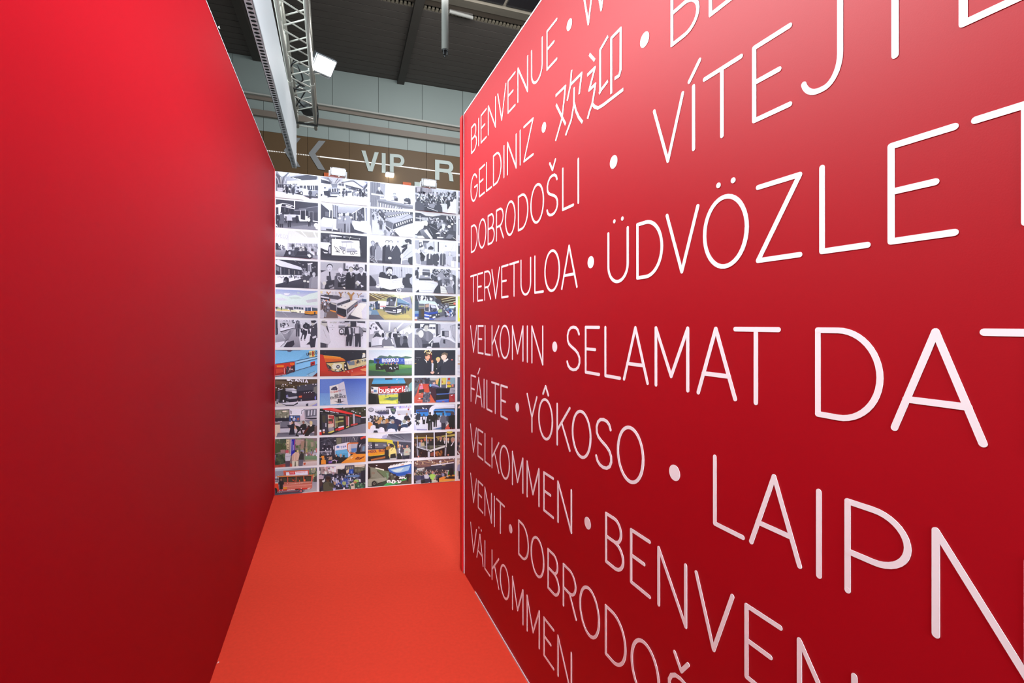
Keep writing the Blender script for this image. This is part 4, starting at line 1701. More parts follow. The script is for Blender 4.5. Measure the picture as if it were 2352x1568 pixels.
pr(4, 3, 'd', 'black-and-white photograph of a bearded man reading an open newspaper at a table', """
g bbc aab 70,800 1110,870 1110,1200 70,1300
w ccd 12 .6 640,830 1100,870 1090,1080 640,1060
p ccd 80,810 400,820 400,1000 80,1040
l 445 16 415,815 415,960
l 889 16 840,850 840,1080
n 91 10 830,880 850,960 14 445 667
g 889 667 70,1290 1110,1310 1110,1460 70,1420
p 334 70,1040 120,1050 240,1190 260,1300 70,1300
p 556 130,1060 200,1130 250,1200 200,1180
p 334 310,1060 330,980 390,960 450,980 500,1060 480,1120 300,1120
p 334 870,1100 930,1090 940,1020 1000,1000 1090,1020 1090,1350 880,1330 860,1200
e 334 1010,1080 80,75
p bbc 1030,1120 1090,1070 1110,1300 1040,1220
b 555,950 96 5 334 dde 334
p 334 470,890 500,860 560,840 620,860 640,940 610,900 540,890 490,960
e 334 550,1050 66,50
e ccc 548,1040 26,14
p 334 300,1110 470,1060 700,1040 770,1100 600,1200 300,1130
p eef 580,1070 610,1060 600,1150 580,1130
p fff 298,1085 580,1140 580,1385 410,1340 330,1290
p eef 580,1140 865,1105 840,1330 580,1385
p ddd 572,1140 590,1140 590,1385 572,1385
l aab 8 620,1180 800,1160
l bbc 8 620,1215 800,1195
l ddd 6 340,1150 540,1190
e eef 290,1300 54,44
e bbc 280,1280 36,14
p dde 320,1290 410,1340 360,1350
e eef 860,1310 44,40
l 556 8 840,1320 890,1300
e eef 775,1390 62,48
e 778 775,1385 44,38
e bbc 785,1375 22,18
""")
pr(4, 4, 'd', 'black-and-white photograph of a crowd of photographers pressing around a low car', """
p ccd 1145,850 2130,930 2130,1510 1145,1440
p eef 1250,880 1640,900 1560,1000 1250,960
n 95 14 1150,860 1240,1140 40 334 445 eef 889
p 334 1180,950 1240,960 1240,1130 1190,1120
p 445 1330,960 1510,970 1510,1080 1330,1060
p 778 1340,900 1500,910 1510,960 1330,950
p eef 1255,990 1330,990 1330,1110 1255,1090
p 99a 1280,1040 1520,1060 1500,1120 1260,1110
p fff 1390,1050 1460,1050 1450,1080 1385,1080
p 334 1240,1115 1540,1120 1580,1170 1260,1160
p dde 1150,1160 1560,1170 1700,1230 1700,1290 1600,1440 1200,1440
l eef 12 1270,1210 1500,1220
l eef 14 1250,1300 1620,1310
l eef 12 1230,1360 1560,1370
l bbc 10 1300,1400 1560,1400
l bbc 8 1380,1190 1650,1250
p eef 1150,1170 1200,1290 1230,1400 1150,1430
p 334 1200,1400 1250,1380 1260,1440 1180,1450
l ccc 22 1510,1110 1760,1240
n 96 110 1560,890 2060,1130 34 334 445 889 dde ccc eef
c 97 16 1560,910 2000,1060 30 dde 445 445 889 eef 334
p 556 1680,1120 1720,1040 1800,990 1850,1050 1820,1110 1760,1180 1690,1180
e 99a 1760,1090 80,110
e ccd 1720,1120 34,40
p 445 1690,1180 1790,1140 1850,1160 1820,1290 1700,1280
e 889 1880,1190 100,110
p 556 1830,1140 1960,1130 1980,1250 1880,1200
n 98 16 1800,1180 1900,1310 26 334 eef 556
p 334 1700,1260 1760,1280 1760,1480 1580,1470 1620,1370
p ddd 1750,1290 1860,1320 1930,1490 1760,1480
l 889 6 1770,1360 1890,1380
l 889 6 1770,1420 1900,1440
p 889 1880,1330 1980,1290 2060,1370 2070,1480 1940,1490
p 445 2020,1020 2110,1060 2110,1490 2070,1490 2050,1300
p 99a 1960,1010 2030,1020 2060,1140 1980,1150
e dde 2000,1120 34,40
l dde 30 2040,1170 2060,1240 2020,1290
""")
pr(5, 1, 'e', 'colour photograph of orange and cream buses parked under a cloudy blue sky', """
g 9ad dde 120,40 1140,90 1140,300 120,250
p dee 120,160 250,150 420,210 600,170 760,220 930,150 1140,100 1140,450 120,450
p eef 330,130 480,140 420,180 340,170
p cdd 430,230 660,220 740,260 500,270
p ccd 840,300 1100,260 1120,330 880,360
p dde 140,250 300,240 420,300 200,310
p bcd 640,100 700,110 690,160 640,140
p dde 120,400 1140,420 1140,480 120,470
p ab9 120,455 180,450 260,490 420,500 420,550 160,545
p 345 130,455 180,450 175,500 135,500
p ed9 160,515 440,520 500,560 160,548
m 275,530 90 334 334 334 334
p 778 360,440 440,450 440,500 360,500
p 556 430,460 550,465 560,580 490,570
p eec 480,520 690,540 690,600 620,600 600,570 500,570
p ccd 545,440 800,470 800,540 545,520
w 456 4 .2 560,450 790,475 790,520 560,500
p ffe 590,520 830,530 830,600 660,600
p 334 500,570 640,580 620,605 500,580
p ccd 820,445 990,440 1120,470 1120,570 970,560 820,560
p 457 830,470 960,455 965,560 830,560
p eef 840,450 960,445 955,468 840,470
l ccd 10 890,470 895,560
l eef 12 970,450 975,560
p 456 990,470 1120,490 1120,550 990,550
p e92 815,560 970,555 1120,550 1120,620 1000,650 960,650 815,610
p da4 840,570 950,580 950,600 840,590
l 334 8 820,580 950,600
p 334 800,605 960,630 1000,655 830,640
e 334 1055,600 18,32
e 334 710,575 16,22
g 889 99a 120,555 800,605 1140,720 120,700
p 889 800,640 1140,640 1140,730 700,720
l bbc 6 270,550 420,690
p 334 800,605 960,630 1120,620 1120,635 990,660 820,640
""")
pr(5, 2, 'e', 'colour photograph of white-roofed buses packed in a hall with wooden arches', """
p dde 1180,85 2280,140 2280,740 1180,720
p eda 1185,90 1250,90 1230,150 1190,150
n 101 30 1200,100 1800,240 34 eee ccd eef 99a
l b85 26 1330,100 1380,150 1370,200
l b85 18 1430,100 1385,140
l a74 26 1620,110 1670,170 1660,230
l a86 18 1720,110 1680,150
l b96 50 1830,120 1890,190 1910,300
l b85 40 1980,120 1920,190 1910,300
l a86 18 2050,140 2080,190 2070,250
l a86 16 2160,130 2090,190
p 99b 2120,190 2220,190 2200,230 2110,220
p 556 1190,170 1600,190 1700,240 1600,290 1190,220
p 334 1190,220 1420,260 1400,310 1190,280
p 445 1280,160 1480,180 1480,230 1300,210
p eef 1200,200 1390,235 1400,265 1200,235
p 667 1190,280 1330,340 1330,400 1200,400
n 102 30 1200,270 1420,430 30 334 dde 445 e84 99a
p 766 1190,380 1420,380 1580,560 1600,720 1190,720
n 103 16 1220,400 1420,560 36 556 eef 334 889 445
m 1290,480 130 eef dbb 445 445
p ccd 1190,540 1240,510 1300,620 1260,720 1190,720
p 99a 1280,580 1340,600 1320,700 1270,680
p 445 1390,370 1430,350 1560,380 1570,600 1420,520
p eef 1430,335 1720,255 1890,265 1580,375
p ccc 1430,345 1560,390 1560,420 1440,380
p 334 1580,385 1890,270 1890,330 1590,430
w 667 8 .3 1600,390 1860,290 1860,320 1600,420
p e94 1410,520 1560,560 1550,590 1420,550
p fff 1590,455 1990,295 2060,310 1790,515
d 223 12 1690,428 1765,443
p 334 1575,465 1790,520 1800,690 1730,700 1580,620
p 223 1600,480 1770,520 1760,640 1590,590
p 445 1800,525 2060,320 2060,420 1830,640
w 99a 8 .3 1820,530 2040,350 2040,390 1830,580
p eef 1840,600 2000,450 1970,540 1830,650
l d75 14 1990,450 2060,400
p fdc 1575,640 1740,700 1800,680 1760,725 1680,720
l e64 10 1580,630 1730,690
p 99b 2060,320 2160,270 2190,300 2090,380
p 457 2160,260 2270,280 2270,340 2160,330
p eef 1940,270 2080,245 2140,270 2080,290
p 334 1890,650 2100,410 2120,370 1800,720
p fff 2110,365 2260,380 2270,740 2120,720 1890,640
p 445 1880,650 2150,720 2100,740 1810,735
p eef 2150,560 2280,380 2280,740 2180,740
""")
pr(6, 1, 'e', 'black-and-white photograph of men walking past a shiny coach flank', """
p dde 120,745 1140,755 1140,1410 120,1400
n 111 34 230,760 600,920 40 445 99a ccd eef 778
p ccd 230,780 500,800 600,900 500,940 240,950
n 112 16 240,840 500,940 34 445 eef 334 889
p 334 130,750 180,750 195,1100 130,1120
p ccd 180,760 240,760 250,1240 190,1260
p 445 195,950 195,1110 130,1120 130,990
p eef 240,960 580,930 580,950 260,1040
p 334 240,1030 560,945 590,955 260,1060
g aab 778 260,1050 590,950 560,1140 390,1260
p 889 420,1030 500,1000 470,1160 420,1150
l eef 10 300,1070 370,1080 440,1030
l 334 16 260,1070 310,1180 380,1260
l eef 14 390,1275 570,1130
l 334 10 380,1260 580,1120
g bbc 99a 130,1130 260,1060 380,1270 130,1290
p eef 130,1290 340,1260 330,1320 240,1400 130,1400
l 334 10 380,1270 250,1390
g bbc 889 590,960 650,970 720,1400 330,1400
p 334 400,1290 560,1240 580,1330 520,1400 320,1400
p eef 680,950 1140,950 1140,1410 720,1410
p 556 610,780 700,790 690,940 620,940
m 655,1150 380 667 aab 556 445
p 445 650,860 710,880 700,960 650,960
n 113 14 740,830 960,880 34 eef 445 ccd
b 860,900 40 3 334 334 334
e 334 860,910 84,70
p 556 830,890 880,890 850,960
p 334 730,960 780,960 760,1010 800,1000 880,1010 870,1110 830,1220 800,1220 810,1110 780,1110 745,1220 720,1220 760,1080 725,1040
p eef 770,950 900,990 950,970 930,1010 840,1010
p 334 740,1220 760,1240 720,1250
p 445 800,1220 840,1240 820,1250
b 1010,830 52 5 445 ccc 334
p 334 960,780 1060,770 1100,790 1060,830 990,830
p 445 960,930 1060,860 1110,830 1130,1180 1080,1190 960,1130
p eef 1000,930 1040,930 1030,950
p 334 950,1130 1090,1180 1060,1400 960,1410 940,1340 850,1340 930,1270
p dde 995,1160 1080,1125 1100,1170 1010,1200
p eef 930,970 970,960 960,1060
""")
pr(6, 2, 'e', 'black-and-white photograph of two old men with canes beside a coach wheel', """
p eef 1180,775 2280,790 2280,1410 1180,1410
p ccd 1190,780 1340,790 1380,1000 1200,900
p 99a 1210,790 1350,800 1340,830 1220,830
e ccc 1265,880 80,120
p 556 1215,795 1340,810 1340,830 1220,830
p 445 1320,900 1345,900 1400,1080 1340,1000
p dde 1185,860 1310,930 1390,1080 1430,1280 1380,1350 1185,1300
l aab 8 1250,980 1330,1180
l 99a 8 1400,1290 1420,1270
p 445 1185,1290 1330,1320 1330,1410 1185,1410
p 99a 1330,1320 1370,1320 1360,1410 1330,1410
t bbb 8 44 1410,836 1590,836 ender
t 889 11 46 1625,836 1760,836 reize
l bbc 8 1340,900 1400,940 1520,940
d 667 10 1470,900 1475,980
p 99a 1615,890 1770,890 1770,930 1615,930
p 445 1615,925 1770,925 1765,945 1615,945
l 334 12 1750,790 2240,800
p 334 1760,790 1870,800 1870,820 1760,820
p dde 1770,830 1880,830 1880,920 1770,920
p 334 1890,795 2030,800 2030,920 1890,930
p 445 2050,795 2240,800 2240,850 2050,830
p eef 2100,830 2250,840 2250,990 2100,960
p 334 2180,940 2260,960 2260,1050 2180,1040
w eef 4 .5 2190,950 2250,960 2250,1020 2190,1010
e 334 1685,1035 64,80
e eef 1685,1038 46,56
e 334 1685,1038 12,14
p 334 1650,1070 1780,1080 1780,1110 1650,1090
m 1855,1370 540 445 ccc dde 334
p ddd 1820,860 1900,855 1890,880 1830,880
p dde 1845,950 1890,940 1915,1090 1870,1100
p 334 1760,930 1840,910 1860,1140 1790,1140 1755,1060
p 445 1890,920 1950,960 1950,1100 1920,1150 1900,1080
p 334 1790,1150 1950,1120 1920,1370 1880,1370 1870,1200 1830,1370 1800,1370
l 556 8 1800,1130 1780,1380
e eef 1795,1130 16,24
m 2075,1390 560 667 ccc eef 334
p dde 2000,940 2090,930 2090,1080 2000,1080
p 889 2090,930 2160,960 2200,1060 2150,1160 2090,1170 2100,1080
p 667 1970,960 2000,940 1990,1090 1960,1090
p 334 2000,1080 2130,1080 2140,1390 2100,1400 2060,1200 2040,1390 2000,1390
e eef 2065,870 34,44
l 445 8 1965,1110 1955,1400
e eef 1970,1100 18,26
l 99a 6 2170,1160 2165,1210
p 445 1880,1360 1910,1370 1900,1380
""")
pr(5, 3, 'f', 'colour photograph of a dark tall coach standing on a straw-coloured carpet', """
p aa7 65,130 1110,200 1110,780 65,750
p 654 75,140 500,150 640,210 500,240 300,300 75,320
l ed9 14 80,160 330,290
l ddb 12 130,150 440,270
l ed9 12 200,145 540,260
l eda 10 290,145 640,230
l eec 10 400,150 700,210
p eec 640,160 1090,190 1060,300 740,240
l 99a 8 780,180 800,260
l bbb 8 930,190 930,260
p dde 75,330 230,320 230,420 75,420
p 99b 860,250 1040,220 1080,370 1090,500 1000,470
l 667 14 1040,200 1090,400
n 121 30 80,400 240,520 34 334 79c 445 dde 567
p 346 215,340 300,310 330,510 230,520
p eef 290,310 500,325 500,470 290,470
p 334 290,375 330,375 330,500 295,500
p d77 340,430 480,430 480,450 340,450
e 445 420,490 30,30
p eef 330,470 420,480 400,510 330,500
p 79b 75,520 270,530 440,760 75,760
p bcd 80,540 140,560 120,640 80,640
p 667 75,640 330,640 430,750 75,750
p ba7 260,525 470,570 900,600 1090,510 1100,780 440,750 330,650
p cb7 400,650 1000,640 1080,720 460,720
p 997 500,600 900,630 700,660 540,620
p 334 495,260 560,230 720,225 740,270 690,440 480,440
p 445 495,260 580,235 580,440 490,430
l 99b 6 580,240 580,430
e bcd 605,300 24,16
p 667 560,320 690,330 690,430 570,420
p dde 720,240 740,250 700,440 675,430
p 79b 745,250 830,270 1030,380 1030,450 740,430
p 457 745,350 1020,400 1030,460 850,420 745,440
l dde 10 830,270 1030,370
p ccd 480,340 540,330 530,410 480,410
p 334 455,450 720,460 820,420 870,410 850,590 720,620 460,570
l eef 12 460,450 700,462 830,410 1030,440
p 445 455,490 720,510 720,540 460,520
p eef 640,525 710,535 705,560 640,550
p bbc 455,540 530,550 720,580 720,605 590,590 460,570
p eef 740,510 840,510 830,570 740,605
l 334 8 740,545 840,540
e dd6 850,440 14,26
p 99a 880,440 950,400 980,410 900,480
m 880,620 190 445 a86 334 445
m 930,610 150 556 b98 445 445
p 445 960,480 1040,470 1000,560
p 334 480,580 720,620 830,600 800,620 640,640 500,600
p 445 410,460 450,500 430,580
""")
pr(5, 4, 'f', 'colour photograph of a blue and white coach with an open door among visitors', """
p 667 1145,175 2120,210 2120,800 1145,770
p 432 1600,190 2120,210 2120,470 1850,440
l eda 14 1780,280 2110,215
l ddb 12 1800,330 2110,270
l eec 12 1830,390 2110,330
l ddb 10 1870,420 2110,390
p dee 1930,440 2110,430 2110,490 1950,490
e e76 2090,380 30,26
p 334 1150,180 1250,185 1250,330 1150,320
l ccd 12 1210,190 1240,330
p 334 1270,200 1480,190 1600,330 1280,300
p dde 1290,230 1460,210 1470,310 1290,310
n 131 14 1300,200 1480,290 34 445 eef 778 334
l eef 12 1390,190 1420,300
p 445 1480,190 1590,200 1620,290 1500,290
p dde 1500,230 1570,260 1560,310 1500,300
p 334 1630,260 1720,270 1770,320 1750,390 1690,400 1640,330
p cdd 1250,320 1300,300 1620,330 1690,400 1690,430 1500,390 1260,380
n 132 70 1700,380 1950,520 30 445 334 99a ccd 667
p eef 1490,370 1660,400 1720,500 1700,560 1490,560
p 446 1500,400 1640,420 1690,560 1500,560
p ccd 1520,410 1630,430 1660,490 1540,480
n 133 20 1510,480 1680,555 26 334 889 667 445
p ab8 1690,520 1790,510 1790,600 1700,590
p 667 1700,590 1800,580 1790,640 1720,650
p 445 1380,390 1490,380 1490,570 1380,550
l ccd 10 1380,385 1490,375 1485,575 1380,550 1380,385
p b98 1400,400 1480,390 1480,460 1400,470
p 24a 1375,570 1490,590 1690,560 1690,620 1490,660 1375,630
p dde 1375,625 1490,650 1490,670 1375,655
p 35b 1375,655 1490,670 1490,710 1375,700
p eef 1375,700 1490,715 1490,750 1375,730
p 334 1490,640 1740,600 1740,690 1640,720 1490,690
p eef 1495,655 1540,650 1540,680 1495,685
d eee 14 1660,645 1715,640
p eef 1570,690 1635,670 1635,715 1575,730
p 45b 1490,720 1570,730 1640,720 1640,740 1500,765
p 345 1150,300 1230,340 1250,560 1150,550
p 79b 1150,550 1245,550 1245,620 1150,620
p 35a 1150,620 1240,610 1240,680 1150,690
p ccd 1150,690 1210,685 1210,740 1150,745
p 334 1240,480 1370,480 1370,740 1250,740
p 432 1300,500 1370,500 1370,690 1310,690
p 667 1230,400 1380,430 1370,500 1240,500
l bb8 16 1250,440 1380,440
p d63 1150,760 1200,745 1200,775 1150,775
g 889 99b 1640,720 2110,600 2110,800 1560,790
p 889 1250,745 1500,765 2110,760 2110,800 1240,790
m 1890,690 180 dde b98 334 445
m 1935,680 190 833 a87 334 723
m 1990,690 200 35a c9a 445 35a
n 134 30 1860,480 2110,680 34 334 346 ccd 445 68b
d eef 20 2030,650 2005,600
""")
pr(6, 3, 'f', 'black-and-white photograph of passengers crowded inside a bus with a standing man', """
p bbc 65,800 1110,830 1110,1430 65,1410
p eef 80,810 220,810 440,1060 300,1060 100,1100
n 141 14 90,850 240,1000 26 556 dde 445
p ccc 280,810 1090,830 1090,900 760,1050 450,1060
g ccd 99a 280,815 1090,830 780,1040 440,1050
l eef 34 565,815 550,1020
l eef 30 880,825 720,980
l 445 22 230,810 440,1060
p 445 210,800 300,810 420,1000 380,980
p 556 240,900 280,960 260,1000 230,990
p eef 800,1020 1090,900 1090,1090 800,1090
l 99a 10 880,1010 880,1090
l 445 10 1040,890 1060,960
b 330,1080 60 3 ccd ddd 889
p 889 190,1080 200,1030 370,1000 300,1060
p 445 240,1060 290,1060 370,1150 300,1190 230,1180 160,1190
e eef 370,1050 60,60
p dde 140,1200 250,1150 420,1180 460,1300 380,1380 150,1380
p eef 310,1210 430,1180 440,1350 320,1370
e 334 405,1120 30,60
b 510,1110 58 5 778 ddd 99a
p 778 440,1260 500,1170 620,1190 680,1380 440,1390
l eef 30 600,1210 650,1340
e dde 480,1190 36,36
e 334 590,1120 60,70
b 695,990 44 4.5 dde ddd 334
p dde 630,1060 750,1060 740,1150 640,1140
p 334 640,1080 750,1080 750,1180 640,1170
e 334 755,1055 26,26
b 790,1115 36 4 556 ccc 334
p 334 750,1095 830,1100 820,1130 760,1120
p 334 660,1170 830,1180 1000,1200 1020,1410 720,1410
p 778 810,1140 890,1150 880,1300 830,1380 800,1300
p 445 880,1130 970,1140 980,1300 890,1300
b 965,1095 40 3 334 ccc 667
p aab 990,1120 1090,1050 1110,1420 1010,1400 980,1280
p eef 960,1140 1000,1130 990,1220
p fff 420,1380 640,1380 700,1420 420,1420
p 334 70,1280 120,1280 130,1400 70,1400
l 445 18 140,1380 380,1360
""")
pr(6, 4, 'f', 'black-and-white photograph of two men at the steering wheel of a bus', """
p ccd 1145,830 2120,850 2120,1430 1145,1420
p 334 1150,840 1280,840 1280,960 1150,960
p eef 1280,850 1650,860 1650,1280 1280,1280
p 99a 1290,920 1640,930 1640,980 1290,970
w 445 5 .4 1300,925 1640,930 1640,970 1300,960
n 151 10 1480,1080 1640,1120 24 bbc ccd
l 334 20 1280,850 1650,855
p 445 1640,860 1740,860 1730,1160 1650,1150
p 99a 1700,860 1760,870 1750,1100 1700,1090
p ccd 1760,870 2000,870 1970,1000 1760,1000
l 667 10 1760,980 1830,970
p 99a 1980,900 2110,860 2110,1280 2030,1140
w ccd 4 .5 2000,900 2100,900 2100,1200 2020,1100
p eef 1770,1010 1990,1010 1990,1180 1770,1170
p 334 1790,1015 1950,1015 1950,1165 1790,1140
p 99a 1850,1030 1940,1030 1940,1150 1850,1130
l 334 14 1880,1160 1890,1190
p eef 1760,1170 2000,1190 2110,1290 2090,1310 1900,1210
g 889 bbc 1770,1190 1960,1230 2110,1310 1700,1420
p 99a 1780,1190 2110,1310 2110,1420 1700,1410
p 334 1820,1220 1870,1220 1870,1320 1820,1310
b 1420,930 78 6 778 ccc 445
p 445 1345,900 1400,840 1490,860 1500,890 1400,890 1350,960
p 889 1330,1060 1470,1040 1480,1260 1490,1300 1330,1310
p 778 1330,1070 1420,1040 1420,1300 1340,1300
b 1250,1060 84 5 667 ccc 889
p 778 1180,1000 1250,950 1340,980 1380,1040 1280,1010 1210,1060
e ddd 1300,1090 60,90
p 778 1150,1100 1230,1110 1310,1230 1330,1420 1150,1420
l 556 8 1180,1180 1270,1400
p 556 1310,1220 1480,1270 1490,1320 1340,1340
l eef 24 1480,1310 1600,1200 1760,1110
l 334 14 1500,1310 1640,1190 1770,1140
e ccd 1660,1220 90,70
p eef 1480,1290 1530,1270 1500,1330
p 334 1330,1330 1720,1290 1740,1410 1330,1420
p eef 1540,1300 1570,1300 1560,1380 1540,1390
e eef 1490,1410 60,24
""")
pr(7, 1, 'g', 'colour photograph of a light blue coach rear corner with a red tail lamp', """
p 7be 120,80 1130,80 1130,730 120,720
g 7be 8cf 120,95 900,95 600,380 120,400
l 334 22 120,85 500,95
p 446 400,95 540,97 480,130 420,125
p 446 500,90 800,85 700,98 500,100
p ed9 920,110 1060,95 1060,240 930,260
p d93 990,110 1040,120 1040,240 990,245
e a22 1008,170 15,62
t 334 13 66 868,222 972,205 UNI
t 334 13 64 1036,190 1150,178 COU
l 346 14 125,420 610,345 1130,230
l adf 40 620,375 1130,262
l 346 14 630,405 1130,280
l 568 6 610,430 1130,320
p 8cf 610,430 1130,310 1130,420 600,590
p b22 955,375 1060,345 1060,430 955,465
p 511 985,395 1040,385 1040,410 985,420
p 632 960,420 985,415 985,455 960,460
l 334 12 125,705 380,660 620,570 1130,420
p c32 120,425 590,360 590,480 120,520
p e82 160,450 330,440 330,490 170,490
p e71 470,400 570,390 570,440 480,430
p a22 120,510 380,500 380,650 120,690
p c43 140,530 300,520 320,600 150,640
l fcc 10 340,510 345,640
p 534 375,510 590,460 590,590 380,650
n 161 22 390,480 580,610 30 fee 445 dbb 334 a55
p 323 540,450 590,440 595,590 570,590
l ecc 8 120,690 270,680 380,655
l 334 12 125,705 300,685
l 568 8 870,660 1070,580
p 9ce 870,670 1090,570 1080,640 990,710 860,715
l 446 8 915,655 920,690
l 446 8 1040,590 1045,610
p 622 990,715 1130,600 1130,730 980,725
""")
pr(7, 2, 'g', 'colour photograph of a red and orange vehicle headlamp close up', """
p 223 1165,80 2280,90 2280,710 1165,720
p c32 1170,190 1250,200 1320,400 1340,480 1500,600 1700,590 2270,430 2270,700 1170,710
g c32 a32 1170,560 2000,590 2270,700 1170,710
p e82 1255,210 1330,220 1640,255 1730,290 1780,350 1310,385
p d62 1280,280 1760,310 1780,350 1310,385
l fc6 8 1260,215 1660,255
l 223 16 1310,385 1790,350
p dc8 1330,400 1770,365 1780,470 1740,570 1560,600 1450,560 1370,490
p 334 1330,410 1440,480 1450,550 1390,510
p 223 1740,400 1800,360 1835,550 1740,560
n 163 24 1380,420 1780,580 36 223 fed ca6 eee 443
p eed 1450,450 1520,410 1640,400 1700,430 1700,490 1640,540 1500,545 1440,520
e 445 1600,480 42,44
e eef 1600,480 16,20
l ca6 14 1460,460 1450,510 1490,545
p dc9 1800,350 2270,270 2270,430 1850,550
p 46b 1800,350 1900,345 1850,420
p 789 1850,380 1980,330 2000,440 1850,450
p ca7 1990,340 2050,330 2040,460 1990,450
p 334 2050,325 2090,320 2080,380 2045,380
p eed 2150,300 2270,280 2270,330 2150,350
t 334 12 44 2030,412 2255,352 SETR
l 223 10 1800,350 1840,550
l 334 14 1350,500 1470,590 1620,598 1850,550 2270,430
l 223 10 1800,348 2270,268
p eee 2180,190 2240,170 2240,250 2160,270
e edb 2205,170 30,16
d fdc 10 1835,595 1850,605 1930,580 1945,600
l fee 8 2160,470 2250,440
p e96 2120,540 2270,500 2270,590 2160,570
g c32 d64 1900,600 2150,560 2260,640 1900,700
d 445 12 1300,140 1950,145
""")
pr(8, 1, 'g', 'colour photograph of dark coaches under spotlights on a fair stand', """
p 432 120,775 1130,770 1130,1420 120,1430
p 654 130,800 450,830 400,900 140,900
l 764 10 140,820 560,930
l 653 10 600,920 1000,870
l 764 12 960,800 1060,870
p 543 900,790 1110,780 1110,870 960,880
l eef 26 395,782 480,790
t eef 20 70 400,800 895,860 SCANIA
p 445 640,930 1110,860 1110,1060 640,1060
p 777 1030,960 1110,930 1110,1110 1030,1100
d eef 14 148,970 212,993 310,895 470,857 505,862 845,912 1015,888 1080,892 370,900
d eed 12 285,930 316,935 565,950 700,930
d db9 14 405,925
p eef 190,1030 300,990 300,1005 190,1040
p 222 130,1050 320,1010 350,1000 360,1350 250,1340 130,1220
p 445 180,1060 250,1060 240,1300 190,1270
p 223 350,1000 640,1010 665,1110 660,1320 560,1370 370,1370 350,1200
p dde 360,990 560,985 640,1020 600,1030 380,1010
p aab 360,1020 630,1035 640,1110 600,1080 380,1050
p 334 380,1060 640,1090 640,1180 400,1180
p dde 515,1040 615,1050 620,1100 525,1090
p 88b 380,1150 420,1130 440,1200 385,1200
p bbc 380,1200 630,1170 655,1185 640,1210 480,1240
l 889 10 400,1240 520,1230 640,1220
p 99a 380,1290 450,1300 440,1320 380,1310
p dbc 630,1290 660,1270 660,1290 640,1300
e 334 275,1320 34,50
e dde 320,1280 18,26
p 223 660,1050 1000,1020 1080,1110 1060,1260 900,1300 670,1290
p 323 680,1090 1040,1060 1050,1200 690,1240
d eef 9 810,1090 860,1085 905,1080 940,1068 980,1080 1015,1055
p d64 680,1165 755,1155 750,1200 680,1200
l 423 10 690,1290 1050,1250
e 99a 740,1262 16,20
p 334 1060,1110 1110,1110 1110,1260 1050,1270
e 77c 1068,1210 18,44
g dde bbc 130,1340 1110,1260 1110,1430 130,1430
p ccc 130,1280 260,1340 360,1390 130,1400
p 889 160,1240 210,1240 200,1330 150,1330
p 223 155,1320 195,1310 190,1350 160,1350
p 223 250,1330 380,1370 560,1370 660,1310 660,1345 560,1395 380,1395
p 99d 930,1420 1110,1330 1110,1420
l dc6 6 920,1410 1100,1320
p 445 848,1350 905,1335 905,1410 850,1410
""")
pr(8, 2, 'g', 'colour photograph of a leaning white entrance sign against blue sky', """
g 57d 8be 1160,770 2270,755 2270,1380 1160,1405
p 68d 1160,770 1700,765 1500,1100 1160,1100
g 46c 8ae 1700,762 2270,755 2270,1380 1750,1390
p eee 1402,938 1600,890 1740,822 1835,1368 1640,1345 1420,1368
p dde 1600,890 1740,822 1835,1368 1640,1345
p 334 1590,1235 1665,1230 1670,1295 1760,1282 1640,1335 1500,1292 1592,1300
p 446 1435,1000 1470,970 1560,945 1590,1000 1560,1030 1440,1030
l 445 10 1480,965 1560,940
n 167 8 1440,980 1580,1030 22 334 99a 667
t d88 8 40 1432,1095 1600,1070 bus
t d77 8 38 1500,1085 1660,1055 world
t 88a 5 26 1610,1050 1750,1020 europe
t 334 10 46 1530,1168 1690,1148 MAIN
t 334 11 52 1430,1235 1790,1198 ENTRANCE
l ccd 5 1640,1340 1640,880
l 446 10 1605,1350 1605,1390
l 569 5 1265,1365 1320,1370
l bbc 5 1690,1190 1760,1290
""")
pr(7, 3, 'h', 'colour photograph of people sitting on grass before a blue fairground banner', """
g cde eef 55,80 1090,95 1090,290 55,330
p 576 270,270 320,225 370,215 440,230 520,240 560,205 630,240 740,230 840,250 940,230 1080,250 1085,290 270,290
p 364 65,330 110,315 190,330 200,400 65,400
p 567 270,255 400,230 480,250 400,280
p 35b 190,285 905,275 915,410 195,410
p 35a 190,285 350,282 350,410 195,410
t eef 16 76 388,372 770,362 BUSWORLD
p 9be 820,305 832,304 846,340 838,342
p 9be 870,302 882,300 862,340 852,340
l 9be 8 838,316 866,312
l 9ad 5 800,365 890,362
p 346 195,405 915,410 915,440 200,440
p eef 905,300 1085,275 1085,340 920,340
p aab 920,345 1085,335 1085,430 920,430
w eef 6 .3 930,350 1080,340 1080,410 930,420
g 6a4 354 65,395 1085,440 1085,690 65,690
p 596 65,395 200,405 200,450 65,460
p 475 500,560 1085,500 1085,620 700,640
p 354 65,560 500,600 600,680 65,690
p 7a5 800,440 1085,440 1085,500 860,480
p 334 225,310 300,290 335,330 300,360 240,360
b 290,370 24 7 222 644 333
p 222 230,440 260,400 330,420 400,480 420,550 240,550
p 222 350,470 400,440 400,520
b 445,400 20 7 222 a76 222
b 528,395 22 8 222 b87 543 99a
p 222 440,450 560,430 560,560 480,600 440,520
b 600,405 22 8 222 c98 a76 eef
b 650,390 18 6 222 a76 333
b 730,400 22 7 222 c98 643 eef
p 222 560,440 780,440 775,540 700,560 640,600 560,560
p eef 550,505 600,480 625,540 605,540 590,500 560,515
p eef 660,480 700,520 700,535 675,520
p eef 715,480 765,480 750,495 720,495
p 222 440,500 640,560 660,600 480,600
l 222 16 520,560 640,600
l 222 14 640,560 690,595
p eef 300,490 345,500 340,515
p 6a4 830,430 850,420 850,440
""")
